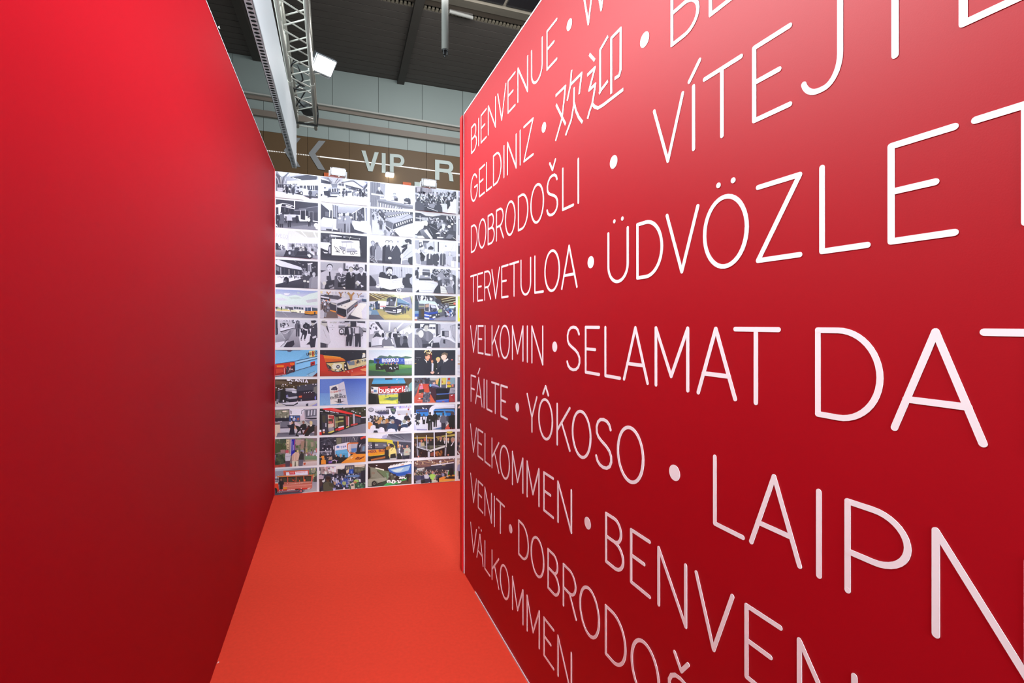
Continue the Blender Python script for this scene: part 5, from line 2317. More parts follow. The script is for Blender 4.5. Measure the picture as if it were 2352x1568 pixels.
pr(7, 4, 'h', 'colour photograph of two men in dark suits shaking hands before two women', """
p 223 1130,85 2110,90 2110,690 1130,690
p 612 1510,140 1560,140 1540,420 1500,400
g 223 334 1940,100 2100,100 2100,690 1900,690
n 171 14 1380,95 1550,180 24 fd9 fff ca5 643
d fe9 12 1400,110 1440,100 1520,140 1490,165
p eda 1450,140 1530,150 1500,190 1440,180
l 99a 6 1180,270 1300,260
d 99a 7 1180,310 1240,320 1225,558
p ca6 1150,400 1190,395 1185,408 1150,412
b 1450,240 74 6.2 223 ea8 432
p ea8 1420,200 1500,210 1505,270 1470,330 1400,290
p 432 1380,220 1430,190 1490,190 1420,240
p eee 1370,290 1440,350 1440,400
p 223 1250,350 1370,290 1450,410 1530,560 1560,680 1180,680
l eef 5 1430,245 1500,260
e 522 1555,330 40,30
b 1560,350 34 8 223 d97 422 eef
p dde 1550,410 1590,400 1600,580 1545,590
b 1700,305 52 7 222 eb9 dc7 eee
p dc7 1650,280 1700,255 1750,280 1750,320 1650,330
e eb9 1705,320 36,46
p 222 1610,420 1690,390 1800,370 1820,560 1620,560
p eee 1700,380 1745,370 1720,440
p eed 1655,520 1695,515 1690,540 1660,540
b 1845,230 80 6 334 fcb 765
p 765 1770,190 1850,140 1930,170 1910,260 1880,200 1790,200
p fdc 1760,240 1850,190 1890,250 1860,310 1790,310
p eee 1830,330 1930,280 1940,310 1830,430
p 445 1835,370 1860,360 1840,430 1828,430
p 334 1780,440 1940,310 2060,370 2100,680 1640,680 1700,560
p 223 1640,560 1780,450 1760,680 1620,680
p eba 1520,600 1600,585 1615,610 1580,650 1525,635
p edc 1690,620 1720,615 1715,640 1690,645
e d77 2025,315 20,18
""")
pr(8, 3, 'h', 'colour photograph taken past seats through a windscreen at a red lettered banner', """
p 543 55,745 1085,745 1085,1350 55,1365
p 7aa 1010,900 1085,830 1085,1060 1000,1060
l eef 30 960,920 975,1060
l eef 14 1010,970 1020,1060
p 334 1000,1060 1085,1040 1085,1100 980,1090
p 5ad 190,755 890,750 935,850 930,870 145,885 150,860
p 49c 190,755 890,750 910,790 180,800
p 322 455,752 630,750 630,780 460,785
l eef 10 720,790 750,765
p c88 750,840 790,825 770,855
p 321 140,890 950,875 980,920 300,960 120,930
p eee 120,950 300,955 290,1110 180,1110 130,1090
p 445 120,950 180,970 180,1010 130,1010
p 68b 190,1020 260,1020 260,1080 190,1080
p c99 130,1050 180,1050 180,1100 130,1090
p c33 300,950 930,920 935,1085 300,1110
t fff 19 118 322,1090 872,1062 busworl
t fff 19 80 900,1060 950,1056 c
p 223 515,945 585,940 585,970 520,970
p 99a 920,930 990,960 960,1060 930,1060
p bbc 300,1110 760,1090 760,1140 300,1150
n 181 20 300,1110 760,1160 18 445 eef 99a c66
g dd5 cc4 300,1150 760,1120 760,1350 320,1340
p 686 400,1240 560,1195 760,1190 750,1240 620,1270
p ee7 320,1290 700,1280 740,1345 330,1345
l 556 12 470,1100 475,1190
r 333 550,1190 30,20
d 333 8 535,1150 715,1140 350,1140
p 222 60,1100 200,1110 270,1150 310,1280 320,1340 350,1350 60,1360
p 111 70,1110 190,1120 250,1200 240,1350 70,1355
p 222 760,1300 770,1180 800,1090 870,1075 1085,1065 1085,1345 770,1345
p 111 820,1110 1070,1090 1080,1330 830,1340
p 99a 770,1290 785,1280 800,1340 775,1340
""")
pr(8, 4, 'h', 'colour photograph of visitors and display cars on a red carpeted stand', """
p 556 1130,735 2100,735 2100,1310 1130,1330
n 185 50 1140,740 1500,900 36 222 445 667 533 99a
p 334 1390,760 1490,750 1480,930 1400,940
p bbb 1500,740 1750,730 1740,800 1520,800
p 777 1150,1000 1250,890 1260,930 1170,1060
g c43 d64 1260,880 1480,880 1640,1320 1130,1330
p c54 1140,1200 1300,900 1340,1000 1300,1330 1140,1330
p 423 1470,900 1650,960 1660,1270 1620,1290 1500,1080
p d8a 1265,930 1340,910 1350,1000 1260,1010
e daa 1310,890 24,22
p 333 1250,1020 1370,1000 1370,1090 1250,1080
p 222 1240,1080 1310,1075 1305,1110 1240,1110
p db8 1245,1095 1300,1092 1300,1112 1245,1115
l fcc 8 1250,1140 1360,1138
d fff 14 1255,1222 1270,1222
l fbb 6 1215,1270 1310,1262
p 556 1350,1130 1430,1090 1510,1070 1530,1100 1480,1240 1480,1310 1330,1320
n 186 40 1340,1090 1510,1310 26 667 445 99a 334 778
e 99a 1510,1085 24,22
p 334 1290,1220 1350,1210 1340,1250 1300,1250
p eba 1570,850 1620,830 1640,880 1580,890
p 99c 1510,920 1570,880 1680,910 1740,970 1600,975
e 7be 1520,915 26,34
p 446 1540,930 1740,960 1720,980 1560,975
b 1605,860 26 2 99c eba 543
p eb7 1640,790 1760,735 1740,800 1690,900 1650,880
p 364 1720,760 1770,740 1760,960 1690,900
p dc6 1780,740 1890,735 1880,890 1780,900
p b63 1785,790 1820,850 1785,860
p 667 1770,910 1890,890 1890,960 1760,970
l eef 20 1765,740 1760,960
l eef 20 1905,735 1895,990
p 8ab 1920,740 2090,735 2090,890 1990,900 1920,830
p b33 1925,745 1985,735 1980,790 1925,790
e ea4 1950,860 40,40
p dc3 1910,910 2000,910 2010,960 1910,960
p d87 2010,900 2060,880 2060,950 2020,950
p 223 1660,980 1900,980 2010,960 1960,1120 1650,1110
p 112 1640,1000 1900,1000 1940,1110 1660,1100
l 57c 22 1670,1125 1940,1110 1960,1090
p 222 1650,1140 1950,1120 1950,1240 1650,1260
p 46c 1650,1260 1950,1235 1950,1310 1660,1310
p 68d 1670,1270 1940,1245 1940,1262 1670,1290
p a66 1790,1285 1850,1280 1850,1300 1790,1305
p aab 1980,980 2090,970 2090,1090 1960,1110
n 187 10 1990,990 2080,1090 30 dde 667 99a
p a44 1960,1130 2090,1120 2090,1300 1960,1310
p eef 1990,1150 2040,1130 2030,1170
p a23 2000,1170 2090,1130 2090,1280
""")
pr(9, 1, 'i', 'colour photograph of a string trio performing beside white coaches', """
p dcd 110,135 1120,130 1120,800 110,810
p eef 460,140 820,140 740,300 480,290
p 334 115,160 460,150 460,350 440,440 115,430
p 887 125,170 450,165 450,340 125,350
n 191 20 130,190 440,340 34 aa9 665 ccb 776
p fed 290,190 390,180 390,210 300,210
p 223 115,370 440,350 440,420 130,440
l ccd 8 190,432 290,428
p 889 115,440 440,430 440,600 115,600
p 778 250,450 450,430 470,590 260,600
p 556 250,560 460,570 440,620 250,630
p 556 480,170 510,190 510,260 490,260
p ccd 240,600 560,590 620,700 240,690
p aab 800,150 1100,135 1100,360 820,350
p 667 830,170 1100,140 1100,300 840,340
w ccd 3 .5 880,180 1090,150 1080,280 870,300
p 223 820,350 1100,350 1100,380 960,385 820,365
l 556 14 815,150 750,180 745,260
p 889 810,390 1110,390 1110,620 920,560
p bbb 600,440 800,400 960,520 800,560
p 334 445,290 710,290 710,440 445,440
p 46a 460,305 700,305 700,420 460,425
n 192 14 460,310 620,420 34 dde 223 89c eef
p a65 640,350 690,340 690,410 630,410
p b99 115,460 235,460 235,490 115,490
p 544 115,475 235,475 235,510 115,510
p dcb 115,510 240,505 240,690 180,710 180,790 115,790
p 556 180,700 440,690 480,770 180,800
g 667 889 180,710 1110,700 1110,800 150,810
p eef 690,760 920,740 960,780 660,800
b 545,460 36 4 ea8 ea8 432
p 543 530,430 580,430 585,540 550,500
p 223 410,515 500,510 530,480 590,500 570,620 590,740 445,745 480,600 420,550
p ea8 490,460 520,470 500,510
b 790,455 36 5 223 a76 333
p 222 720,560 790,490 850,490 860,560 800,610 760,640 780,720 740,730 720,640 650,700 640,780 600,770 650,640 590,530 700,570
p 222 590,520 720,560 700,620 650,590
p eef 720,600 760,580 740,620
b 965,460 42 5 222 dca ca8
p dc9 930,430 1000,440 1000,500 950,510
p edc 920,510 1000,510 970,570
p 521 820,640 900,560 940,560 920,640 860,700 780,750 780,720
p 222 930,560 1020,530 1010,680 940,720 900,790 810,790 830,720
p 223 1000,500 1080,520 1030,560
p 655 1050,560 1110,520 1110,780 1040,780
p 222 640,740 690,780 640,790
""")
pr(9, 2, 'i', 'colour photograph of a red and black articulated bus in a dark hall', """
p 332 1155,135 2265,90 2265,740 1155,780
n 195 20 1650,130 2260,260 50 443 554 332 221
d eef 13 1930,190 1970,200 2015,225 2115,240 2230,155 1740,118
g 778 99a 1440,750 2100,510 2260,480 2260,740
p 889 1380,760 2000,540 2260,490 2260,740
p e33 1230,130 1450,110 1940,240 1940,270 1700,260 1400,190 1250,150
p e66 1400,150 1560,150 1700,200 1500,180
p 222 1165,150 1250,150 1940,280 1950,540 1560,640 1160,760
w eef 5 .2 1295,172 1395,190 1395,212 1295,194
w eef 8 .2 1412,188 1535,212 1535,234 1412,210
w eef 5 .2 1550,214 1615,228 1615,246 1550,232
l dde 12 1175,195 1245,205
l 99a 6 1420,245 1800,285
l 556 10 1190,250 1340,260 1345,700
p 334 1220,270 1330,275 1340,690 1230,700
p 443 1230,290 1310,290 1310,460 1240,460
p aab 1300,470 1330,470 1330,560 1300,560
p dcb 1360,275 1500,285 1500,550 1370,620
p b44 1380,290 1500,300 1500,380 1380,350
p 543 1370,370 1480,370 1490,470 1370,500
p c66 1380,430 1470,430 1470,490 1380,480
p 99a 1370,580 1510,570 1510,640 1380,680
p ed6 1370,690 1510,640 1515,670 1380,720
l d34 14 1490,300 1510,560
l bcb 12 1525,310 1535,590
p 775 1540,330 1600,330 1600,560 1540,590
p 332 1610,300 1740,320 1740,530 1610,560
p aa6 1540,430 1730,400 1730,440 1540,470
p bb8 1620,320 1730,320 1725,360 1620,360
p 443 1620,450 1740,440 1740,520 1620,540
p a55 1780,310 1840,315 1840,520 1790,530
l ede 18 1850,320 1850,540
p eef 1610,560 1740,530 1740,560 1610,590
p e33 1610,590 1740,560 1740,610 1610,650
p c33 1540,610 1600,590 1600,640 1540,650
p ed8 1790,560 1860,540 1860,560 1790,585
p 332 1870,320 1940,320 1940,490 1870,500
p d44 1885,300 1920,300 1920,315 1885,315
p bbc 1945,250 1995,255 2000,520 1960,530
p e43 2000,270 2140,300 2140,330 2010,300
p 223 2000,310 2140,340 2240,330 2240,470 2000,510
w 556 6 .3 2010,340 2130,350 2130,460 2010,470
p dde 2140,330 2250,320 2250,345 2150,350
p c44 1900,500 2060,470 2060,500 1900,540
p eef 1165,630 1210,630 1210,680 1165,680
p e33 1165,680 1215,680 1220,745 1165,750
p eef 1240,620 1290,615 1290,660 1240,665
p d43 1240,670 1290,665 1290,710 1240,715
d ee8 14 1270,690
l 334 16 1230,745 1560,680 2000,530
""")
pr(10, 1, 'k', 'colour photograph of three men in turbans seen from behind in a park', """
p 877 105,60 1115,55 1115,740 105,760
n 201 40 120,90 400,300 70 564 454 786 675 564
n 202 60 600,80 1110,380 70 786 897 675 564 a98
p 453 110,180 300,200 380,260 360,340 120,420
p 343 110,420 360,460 380,640 110,700
n 203 30 130,430 360,640 50 454 343 564 232
l 433 8 120,160 280,220 350,90
l 433 10 270,200 300,280 250,330
l 443 6 330,90 390,140
p b99 600,90 800,90 780,200 620,230
p a88 250,330 360,320 350,400 260,400
p cb9 385,85 470,85 460,420 400,430
p dca 400,90 460,95 455,200 400,200
d 433 12 425,205
p 332 415,130 435,130 435,140 415,140
n 204 8 400,270 450,330 16 443 876
p eef 490,85 510,85 505,450 488,450
p 22a 510,85 600,85 590,430 500,470
l c57 14 585,100 570,330
l dde 10 558,215 558,340
w 99d 1 0 548,215 570,215 570,340 548,340
l 99d 10 525,130 525,360
l 433 14 715,180 705,420
p a87 730,130 820,120 800,280 740,320
l 322 18 830,75 822,420
p 797 820,470 1110,460 1110,560 820,560
g 797 686 820,480 1110,470 1110,560 830,580
p a98 830,560 1110,560 1110,600 830,600
g dcc baa 780,610 1110,590 1110,720 760,740
n 205 22 840,360 1110,460 30 99b c88 dde 667 a87
d ec5 12 865,330 870,360
e bbc 1060,420 44,26
p c77 1075,290 1110,290 1110,390 1080,380
p a43 110,690 360,660 500,640 500,740 110,750
p b54 130,700 210,695 200,740 150,745
p b54 310,680 370,675 365,730 320,735
p b54 480,660 530,655 525,720 485,725
p b53 790,630 850,625 835,680 800,685
l 445 20 150,440 110,680
p 889 100,450 150,440 130,560 110,600
p 545 365,590 475,590 470,740 370,740
p ccd 365,420 400,400 480,420 495,480 475,580 370,590 360,500
l 99a 8 370,490 490,480
e c56 410,370 42,38
p dbb 400,400 440,400 440,420 400,415
p 333 580,340 640,330 650,390 600,400
p dba 530,440 600,380 680,390 700,440 670,570 600,590 525,580
l b87 8 560,440 560,570
l b87 8 620,410 610,580
p ddc 525,590 670,590 665,740 530,740
p 665 590,600 610,600 620,740 580,740
e ed8 652,358 20,22
p 333 680,560 705,440 740,400 800,410 800,560 720,570
p 667 690,560 790,560 770,730 690,730
e 99b 765,360 44,30
p 432 730,360 780,380 760,410 725,400
""")
pr(10, 2, 'k', 'colour photograph of an orange truck bonnet and mirror before a white coach', """
p 334 1150,45 2265,5 2265,680 1150,690
n 207 26 1180,60 1560,340 60 445 334 223 556
l 556 14 1180,150 1500,40
l 556 12 1340,40 1560,300
p 445 1680,40 2100,20 2060,160 1690,170
w 667 7 .4 1690,40 2080,25 2050,150 1690,160
l ddd 8 1960,30 2000,110 2010,120
p 776 1560,50 1680,45 1680,200 1565,210
d eef 13 1530,120 1275,200 1245,295 1310,345 1430,315 1350,308
p ccd 1160,370 1450,350 1440,440 1170,470
p 445 1165,390 1430,370 1420,430 1180,460
n 208 30 1165,370 1450,440 26 223 889 dde 556
l eef 12 1490,240 1495,320
p eef 1520,240 1600,200 1850,150 1890,160 1890,470 1840,510 1530,450
p 79d 1560,260 1640,255 1630,280 1570,290
e 68c 1598,262 36,28
l 79c 9 1655,252 1705,244
l 79c 9 1660,268 1700,262
l 79c 10 1684,250 1680,292 1668,296
p 88c 1712,240 1748,234 1748,276 1712,282
l bbe 4 1716,256 1746,250
l bbe 4 1730,240 1730,280
p 88c 1756,232 1792,226 1790,264 1756,272
l bbe 4 1760,248 1790,242
p 5ad 1535,350 1840,310 1840,510 1620,490 1540,440
p 6be 1560,360 1830,330 1830,400 1570,430
p dde 1850,200 1880,190 1885,470 1850,490
p d73 1810,190 1850,160 2090,155 2085,185 1860,190 1840,210 1840,330 1870,390 1990,400 2040,410 1990,430 1880,420 1820,350
p bbc 1900,190 2060,185 2030,380 1990,400 1900,370
p 58c 1910,300 2040,290 2020,380 1920,390
p dcc 1860,195 1900,190 1900,370 1870,360
p 223 2090,60 2260,30 2260,420 2030,420 2020,400 2060,300
p 667 2150,220 2250,180 2250,370 2120,380
p 79b 2180,250 2230,240 2220,360 2170,360
p dde 2100,230 2150,180 2110,280
p 222 2060,340 2120,340 2090,400
p d43 2120,50 2240,0 2250,40 2140,90
p a33 2180,50 2260,40 2240,70
p 223 1160,450 1300,450 1500,480 1600,520 1700,640 1160,690
c 209 9 1180,460 1460,520 30 b98 222 222 334 556 e93
p e93 1205,480 1280,465 1270,530 1230,550
p b98 1400,500 1460,480 1470,560 1370,570
b 1560,460 26 5 222 b98 333
b 1665,460 36 6 222 ca9 bbb
b 1735,480 30 6 222 444 222
p 222 1520,520 1800,520 1700,640 1560,640
p 75b 1380,600 1520,560 1600,580 1560,610 1380,650
l eed 10 1440,600 1520,565 1570,590 1560,640
e 222 1510,620 50,40
p e93 1670,640 1870,490 1960,430 2260,420 2260,630 1700,650
p eb6 1780,570 1900,480 1960,450 1860,560
p fed 1900,520 1960,480 1950,495 1905,545
p 622 1990,550 2060,490 2130,500 2230,480 2200,510 2110,560
l e93 8 2040,530 2180,500
l e93 6 2080,550 2150,490
""")
pr(11, 1, 'k', 'colour photograph of a red wooden-bodied bus carrying a white roof sign', """
p 889 95,780 1115,745 1115,1370 95,1420
p bcd 105,790 700,770 340,820 320,920 180,940 110,960
p 99a 120,840 320,820 310,940 200,930 110,990
n 211 30 100,960 220,1080 30 445 99a ccd 667 b99
p 676 930,790 1110,760 1110,1100 1020,1090 920,890
n 212 24 930,780 1110,980 40 564 786 dd9 455
e 998 1015,830 48,50
l 787 8 980,800 1050,870
p 444 1030,960 1110,950 1110,1100 1040,1100
g 99a bbb 900,1090 1115,1080 1115,1370 780,1390
p c54 320,820 370,815 380,930 320,920
p d64 310,830 920,800 910,840 320,850
p c54 890,810 920,805 915,910 890,920
p eef 380,860 890,825 895,915 385,945
p d45 450,850 595,840 600,910 460,915
p e99 470,862 570,852 575,862 475,872
n 215 14 465,868 585,890 12 e99 c34 e88
l d99 6 470,875 580,868
t e9a 7 30 620,872 830,858 busworld
l 99b 5 625,905 700,898
p d84 160,945 380,930 880,930 1050,900 1040,925 880,945 180,970
p 322 210,970 1020,930 1010,1060 330,1090 220,1080
w 443 5 .2 250,990 980,960 980,1060 300,1080
l c54 20 420,965 425,1085
l c65 16 620,960 620,1070
l d64 20 800,950 805,1065
p d63 690,1030 710,1030 710,1070 690,1070
p e73 810,1020 840,1020 835,1065 810,1065
n 213 10 520,1010 680,1070 24 d63 a43 643
p c65 980,940 1020,935 1000,1080 970,1060
p c76 320,1090 1000,1065 1000,1210 930,1240 310,1260
p b65 330,1100 1000,1080 1000,1120 330,1140
d eee 8 420,1122 700,1105 740,1102 770,1100 600,1110
l dcb 7 450,1125 990,1080
l eaa 8 330,1190 990,1140
p d93 320,1200 410,1190 400,1250 320,1255
p c32 200,1260 980,1210 970,1240 780,1260 210,1290
p 433 230,1000 310,990 310,1250 230,1250
b 270,1020 30 4 223 865 222
p 222 240,1060 320,1090 300,1240 230,1240
p d42 105,1100 200,1110 220,1260 180,1270 150,1220 105,1210
p eed 130,1090 200,1095 205,1110 130,1115
p e63 105,1190 150,1200 180,1260 140,1240
e 222 125,1290 60,80
e 445 115,1310 34,44
p c32 180,1260 230,1260 220,1300 180,1310
d eee 10 235,1285 230,1325 275,1325 300,1268 420,1270 440,1265 470,1262 520,1255 570,1255 740,1228
l fdd 14 410,1272 590,1250
e 223 735,1290 54,46
e 889 735,1290 36,32
e c55 735,1290 24,20
p 222 600,1250 680,1240 680,1270 610,1280
g 445 556 105,1340 680,1290 800,1360 105,1400
l a33 10 200,1320 680,1290
p dcc 880,1230 940,1210 980,1220 900,1250
""")
pr(11, 2, 'k', 'colour photograph of a man viewing rows of blue and chrome engine parts', """
p 334 1150,740 2260,670 2260,1240 1150,1310
p a99 1180,740 1600,730 1590,890 1210,900
p eef 1330,740 1540,720 1580,850 1400,880
n 221 24 1200,750 1590,890 50 dbb a99 eee c9a 877
p eee 1540,710 1760,700 1750,770 1700,790 1560,780
p bbb 1600,780 1750,770 1690,800
p 556 1760,710 1980,690 1980,800 1770,800
w 887 4 .4 1780,730 1960,720 1960,780 1780,790
p dcb 1980,680 2230,670 2230,740 1990,740
p 554 1980,740 2240,720 2240,870 1990,880
w 776 6 .4 1990,780 2200,760 2190,830 1990,850
l eed 10 1990,720 2220,745
p 222 1600,810 1760,800 1790,900 1600,890
p dca 1790,820 1860,780 1850,860 1800,890
p 25b 1860,800 1960,780 1960,890 1850,890
p 68d 1900,830 1930,825 1930,890 1900,890
n 222 160 1280,890 2140,1180 42 223 334 446 99b dde 223 667 345 bbc
n 223 34 1560,1000 1900,1180 40 46b 89c 345 dde 35a
p 68b 1790,930 1900,920 2060,910 2130,940 2040,970 1800,960
e ab7 1745,1110 46,44
e ac6 2030,1060 60,34
e b75 2000,1090 40,26
p 223 2140,820 2240,800 2240,1150 2150,1130
n 224 50 1860,1110 2230,1240 40 364 475 243 797 333 354
p dcb 1870,1120 1980,1090 2000,1250 1910,1260 1900,1170
p 445 1905,1140 1965,1125 1975,1160 1920,1175
d eef 22 1745,1225 1740,1240
p 576 1900,1180 1850,1200 1870,1230
p bab 1160,920 1210,900 1270,950 1260,1010 1160,1010
p eee 1170,820 1190,810 1190,880 1170,890
p 433 1160,1010 1250,1010 1240,1150 1170,1200
e ddd 1260,1060 30,26
p 334 1270,900 1390,890 1400,980 1290,980
e 543 1375,1010 62,70
p 322 1310,990 1350,950 1420,970 1430,1020 1340,1020
p 222 1390,1040 1430,1030 1410,1080
p 554 1250,1120 1320,1070 1420,1080 1490,1130 1530,1240 1500,1300 1260,1310
p 443 1380,1090 1470,1120 1500,1200 1400,1180
p b97 1500,1060 1550,1080 1540,1150 1500,1130
p 99c 1480,1220 1550,1210 1540,1290 1490,1290
d eef 20 1515,1270
p 222 1170,1240 1220,1210 1210,1310 1170,1310
""")
pr(9, 3, 'j', 'colour photograph of a seated audience on white chairs facing a bus launch', """
p eef 45,40 1085,30 1085,680 45,700
p 334 470,90 660,80 660,120 480,130
p a9d 660,80 720,75 720,130 670,140
p cbe 720,70 1070,50 1070,110 800,130
n 231 14 700,60 1060,110 26 eef b9d ddc 99d
e 667 125,160 66,50
e bbc 125,155 50,36
p dde 210,140 540,125 560,260 210,260
p 445 220,190 540,150 555,260 340,270 220,220
w ccd 8 .6 230,185 520,155 520,200 230,215
p 446 210,215 480,190 480,250 330,270
l 99d 8 300,280 550,280
p 345 575,130 700,120 710,180 680,260 640,270 600,230
p 686 600,150 690,150 680,190 610,190
p 777 610,180 690,190 670,230
p eef 540,140 570,130 620,270 700,260 720,140 740,300 600,320
d c64 16 1000,150
p a43 980,140 1030,130 1010,190
p ccd 720,180 1070,170 1070,280 740,280
c 232 16 70,300 660,360 26 b98 333 223 334 445 223 556
n 233 30 60,320 230,430 34 334 445 dde 222 667
b 790,290 32 4 eef dba 643
p eef 750,290 830,280 850,390 770,390
b 965,260 30 5 334 b98 ccb
p 223 920,300 1010,290 1000,420 920,410
p 334 1050,270 1080,260 1080,340 1060,340
c 234 9 80,370 560,430 34 c98 543 223 833 334 445 c95
e dca 258,355 24,32
e c95 355,370 40,44
e b85 495,410 36,40
e c96 315,450 46,50
p 235 550,330 640,310 700,340 690,380 560,370
p 335 640,370 740,370 850,420 830,500 760,600 640,460
p e95 55,450 130,450 170,510 120,620 55,600
p 222 210,460 290,470 290,580 230,540
p 334 280,520 340,480 470,480 510,540 490,670 330,660
e ba9 430,440 40,44
p 346 500,560 550,490 640,470 720,500 750,600 720,680 510,660
e aaa 625,425 44,46
e b98 640,450 36,30
p 223 740,600 800,540 860,500 960,490 1000,540 960,600 780,660
p 346 820,520 960,500 1000,530 960,590 830,560
e aa9 905,430 44,46
p 7ac 850,450 880,470 840,510
p 223 970,480 1060,420 1080,480 1010,560
e b98 1010,400 36,46
e 322 1015,375 40,30
e b98 800,520 26,20
p eef 100,620 120,540 180,510 230,530 240,640 100,640
p 334 180,690 200,640 270,640 290,690
p eef 310,690 320,580 370,560 430,590 450,690
p eef 510,680 530,610 600,595 680,610 710,680
p eef 800,670 830,590 900,565 970,575 1000,660
p eef 990,640 1010,560 1080,540 1080,650
""")
pr(9, 4, 'j', 'colour photograph of visitors strolling between bright blue coaches on a white stand', """
p 445 1125,50 2100,30 2100,620 1125,640
p 334 1130,60 1560,50 1480,130 1130,220
d dde 16 1340,120 1420,135 1360,130
p eef 1480,240 1500,130 1560,70 1640,40 2090,35 2090,120 1650,130 1600,160 1590,300 1480,300
p dde 1640,110 2090,70 2090,110 1640,140
p 26c 1185,160 1460,150 1470,310 1190,310
p 446 1200,180 1450,170 1450,210 1210,220
p 38d 1185,220 1470,220 1470,300 1190,300
p 27c 1590,170 1640,140 2070,150 2090,220 2090,300 1590,300
p 334 1600,190 1830,190 1830,225 1610,225
p 445 1860,190 2050,190 2080,230 1870,230
l 8be 10 1600,175 2080,190
p 49d 1590,230 1840,230 1860,180 1900,290 1590,300
p eef 1130,240 1200,240 1200,430 1130,430
g eef dde 1125,330 1800,320 1800,620 1125,640
p eef 1480,300 1900,300 1800,520 1480,480
p 88b 1140,610 1440,620 1440,640 1140,640
p 57a 1560,620 1790,560 1790,620
p cce 1140,480 1180,560 1200,640 1130,640
g d65 d54 1940,500 2090,480 2090,610 1840,625
p ddd 1900,420 1960,480 1880,560
m 1215,520 280 334 222 222 334
m 1260,400 180 334 a87 333 334
n 241 16 1150,240 1260,500 36 334 eee 222 667
p eee 1250,400 1310,400 1300,460 1255,460
m 1365,500 250 334 333 222 222
p dde 1340,320 1400,320 1410,390 1350,390
p 222 1330,390 1400,390 1380,500 1340,480
m 1510,640 430 222 322 222 222
p 222 1440,340 1590,330 1580,420 1450,480 1410,470
e aab 1500,400 20,14
m 1630,560 360 222 322 222 222
m 1720,400 140 333 322 222 333
m 1820,630 400 667 544 544 334
p 667 1750,320 1890,310 1900,460 1760,470
p 889 1880,420 1930,420 1910,500 1870,500
m 2020,610 390 222 322 544 211
p 222 1940,310 2090,290 2090,570 1950,560
m 2060,600 380 222 544 544 222
""")
pr(10, 3, 'l', 'colour photograph of a yellow school minibus with people chatting beside it', """
p 889 45,60 1085,50 1085,670 45,700
p eef 50,80 560,60 480,130 350,170 50,150
p bbd 390,110 500,70 500,150 380,180
g 556 778 520,70 1075,45 1075,240 640,210
l 445 14 520,80 900,200
l 99a 8 640,70 920,210
l 556 20 780,80 900,180
l 667 8 900,60 1075,160
p 99a 620,190 1070,230 1070,260 640,220
p 445 640,240 1070,260 1070,480 640,460
p dc3 55,155 620,205 640,250 510,270 500,240 55,220
p ec4 55,160 600,210 600,225 55,190
p cb3 55,215 500,245 500,265 55,245
p 334 55,245 500,260 520,380 450,410 55,430
p 778 60,260 140,260 140,400 60,400
p 667 215,270 490,280 490,370 400,390 220,400
d eef 12 130,330 130,385 60,330
p ddd 220,310 290,310 290,335 220,335
p 99a 400,320 460,310 500,360 420,340
p dc4 500,260 620,240 660,300 700,370 680,390 620,300 540,270 530,320 505,320
p 334 540,290 620,290 660,360 560,390
p e92 55,440 460,415 440,540 90,590 55,560
t 834 14 50 75,510 455,460 HOOL BUS
l 833 14 55,510 60,460
l ed4 10 110,580 440,535
p 222 55,590 440,545 560,640 55,700
p 222 455,380 520,330 560,640 440,640
p a63 120,650 460,580 460,625 125,690
l 334 30 725,250 710,370
p ea3 745,225 770,230 775,380 750,390
b 540,310 30 4 a73 dba 444
b 630,340 40 6 dc8 433 433
p ed8 560,430 620,370 690,380 730,530 720,560 660,510 580,540 570,620 555,610
l 433 8 650,370 600,450
p 222 580,540 700,510 710,630 580,640
p bbb 570,630 710,620 720,665 570,670
b 800,340 34 7 667 b98 eef eef
p 667 725,420 780,390 860,380 880,470 850,560 720,550
p eee 775,400 810,400 810,510 780,500
p 99c 780,440 815,440 800,520
p 222 740,520 850,520 850,650 740,650
p eef 820,510 860,520 850,580 830,560
b 860,340 24 6 445 b98 667
p d98 870,390 950,400 960,420 880,410
b 975,345 36 6 bba b87 222
p bba 950,400 1030,370 1040,540 940,550
p d98 925,480 980,460 990,490 940,500
p 223 940,560 1030,550 1020,640 930,640
p 334 860,560 940,560 930,650 860,650
p 667 1030,480 1075,470 1075,640 1030,640
""")
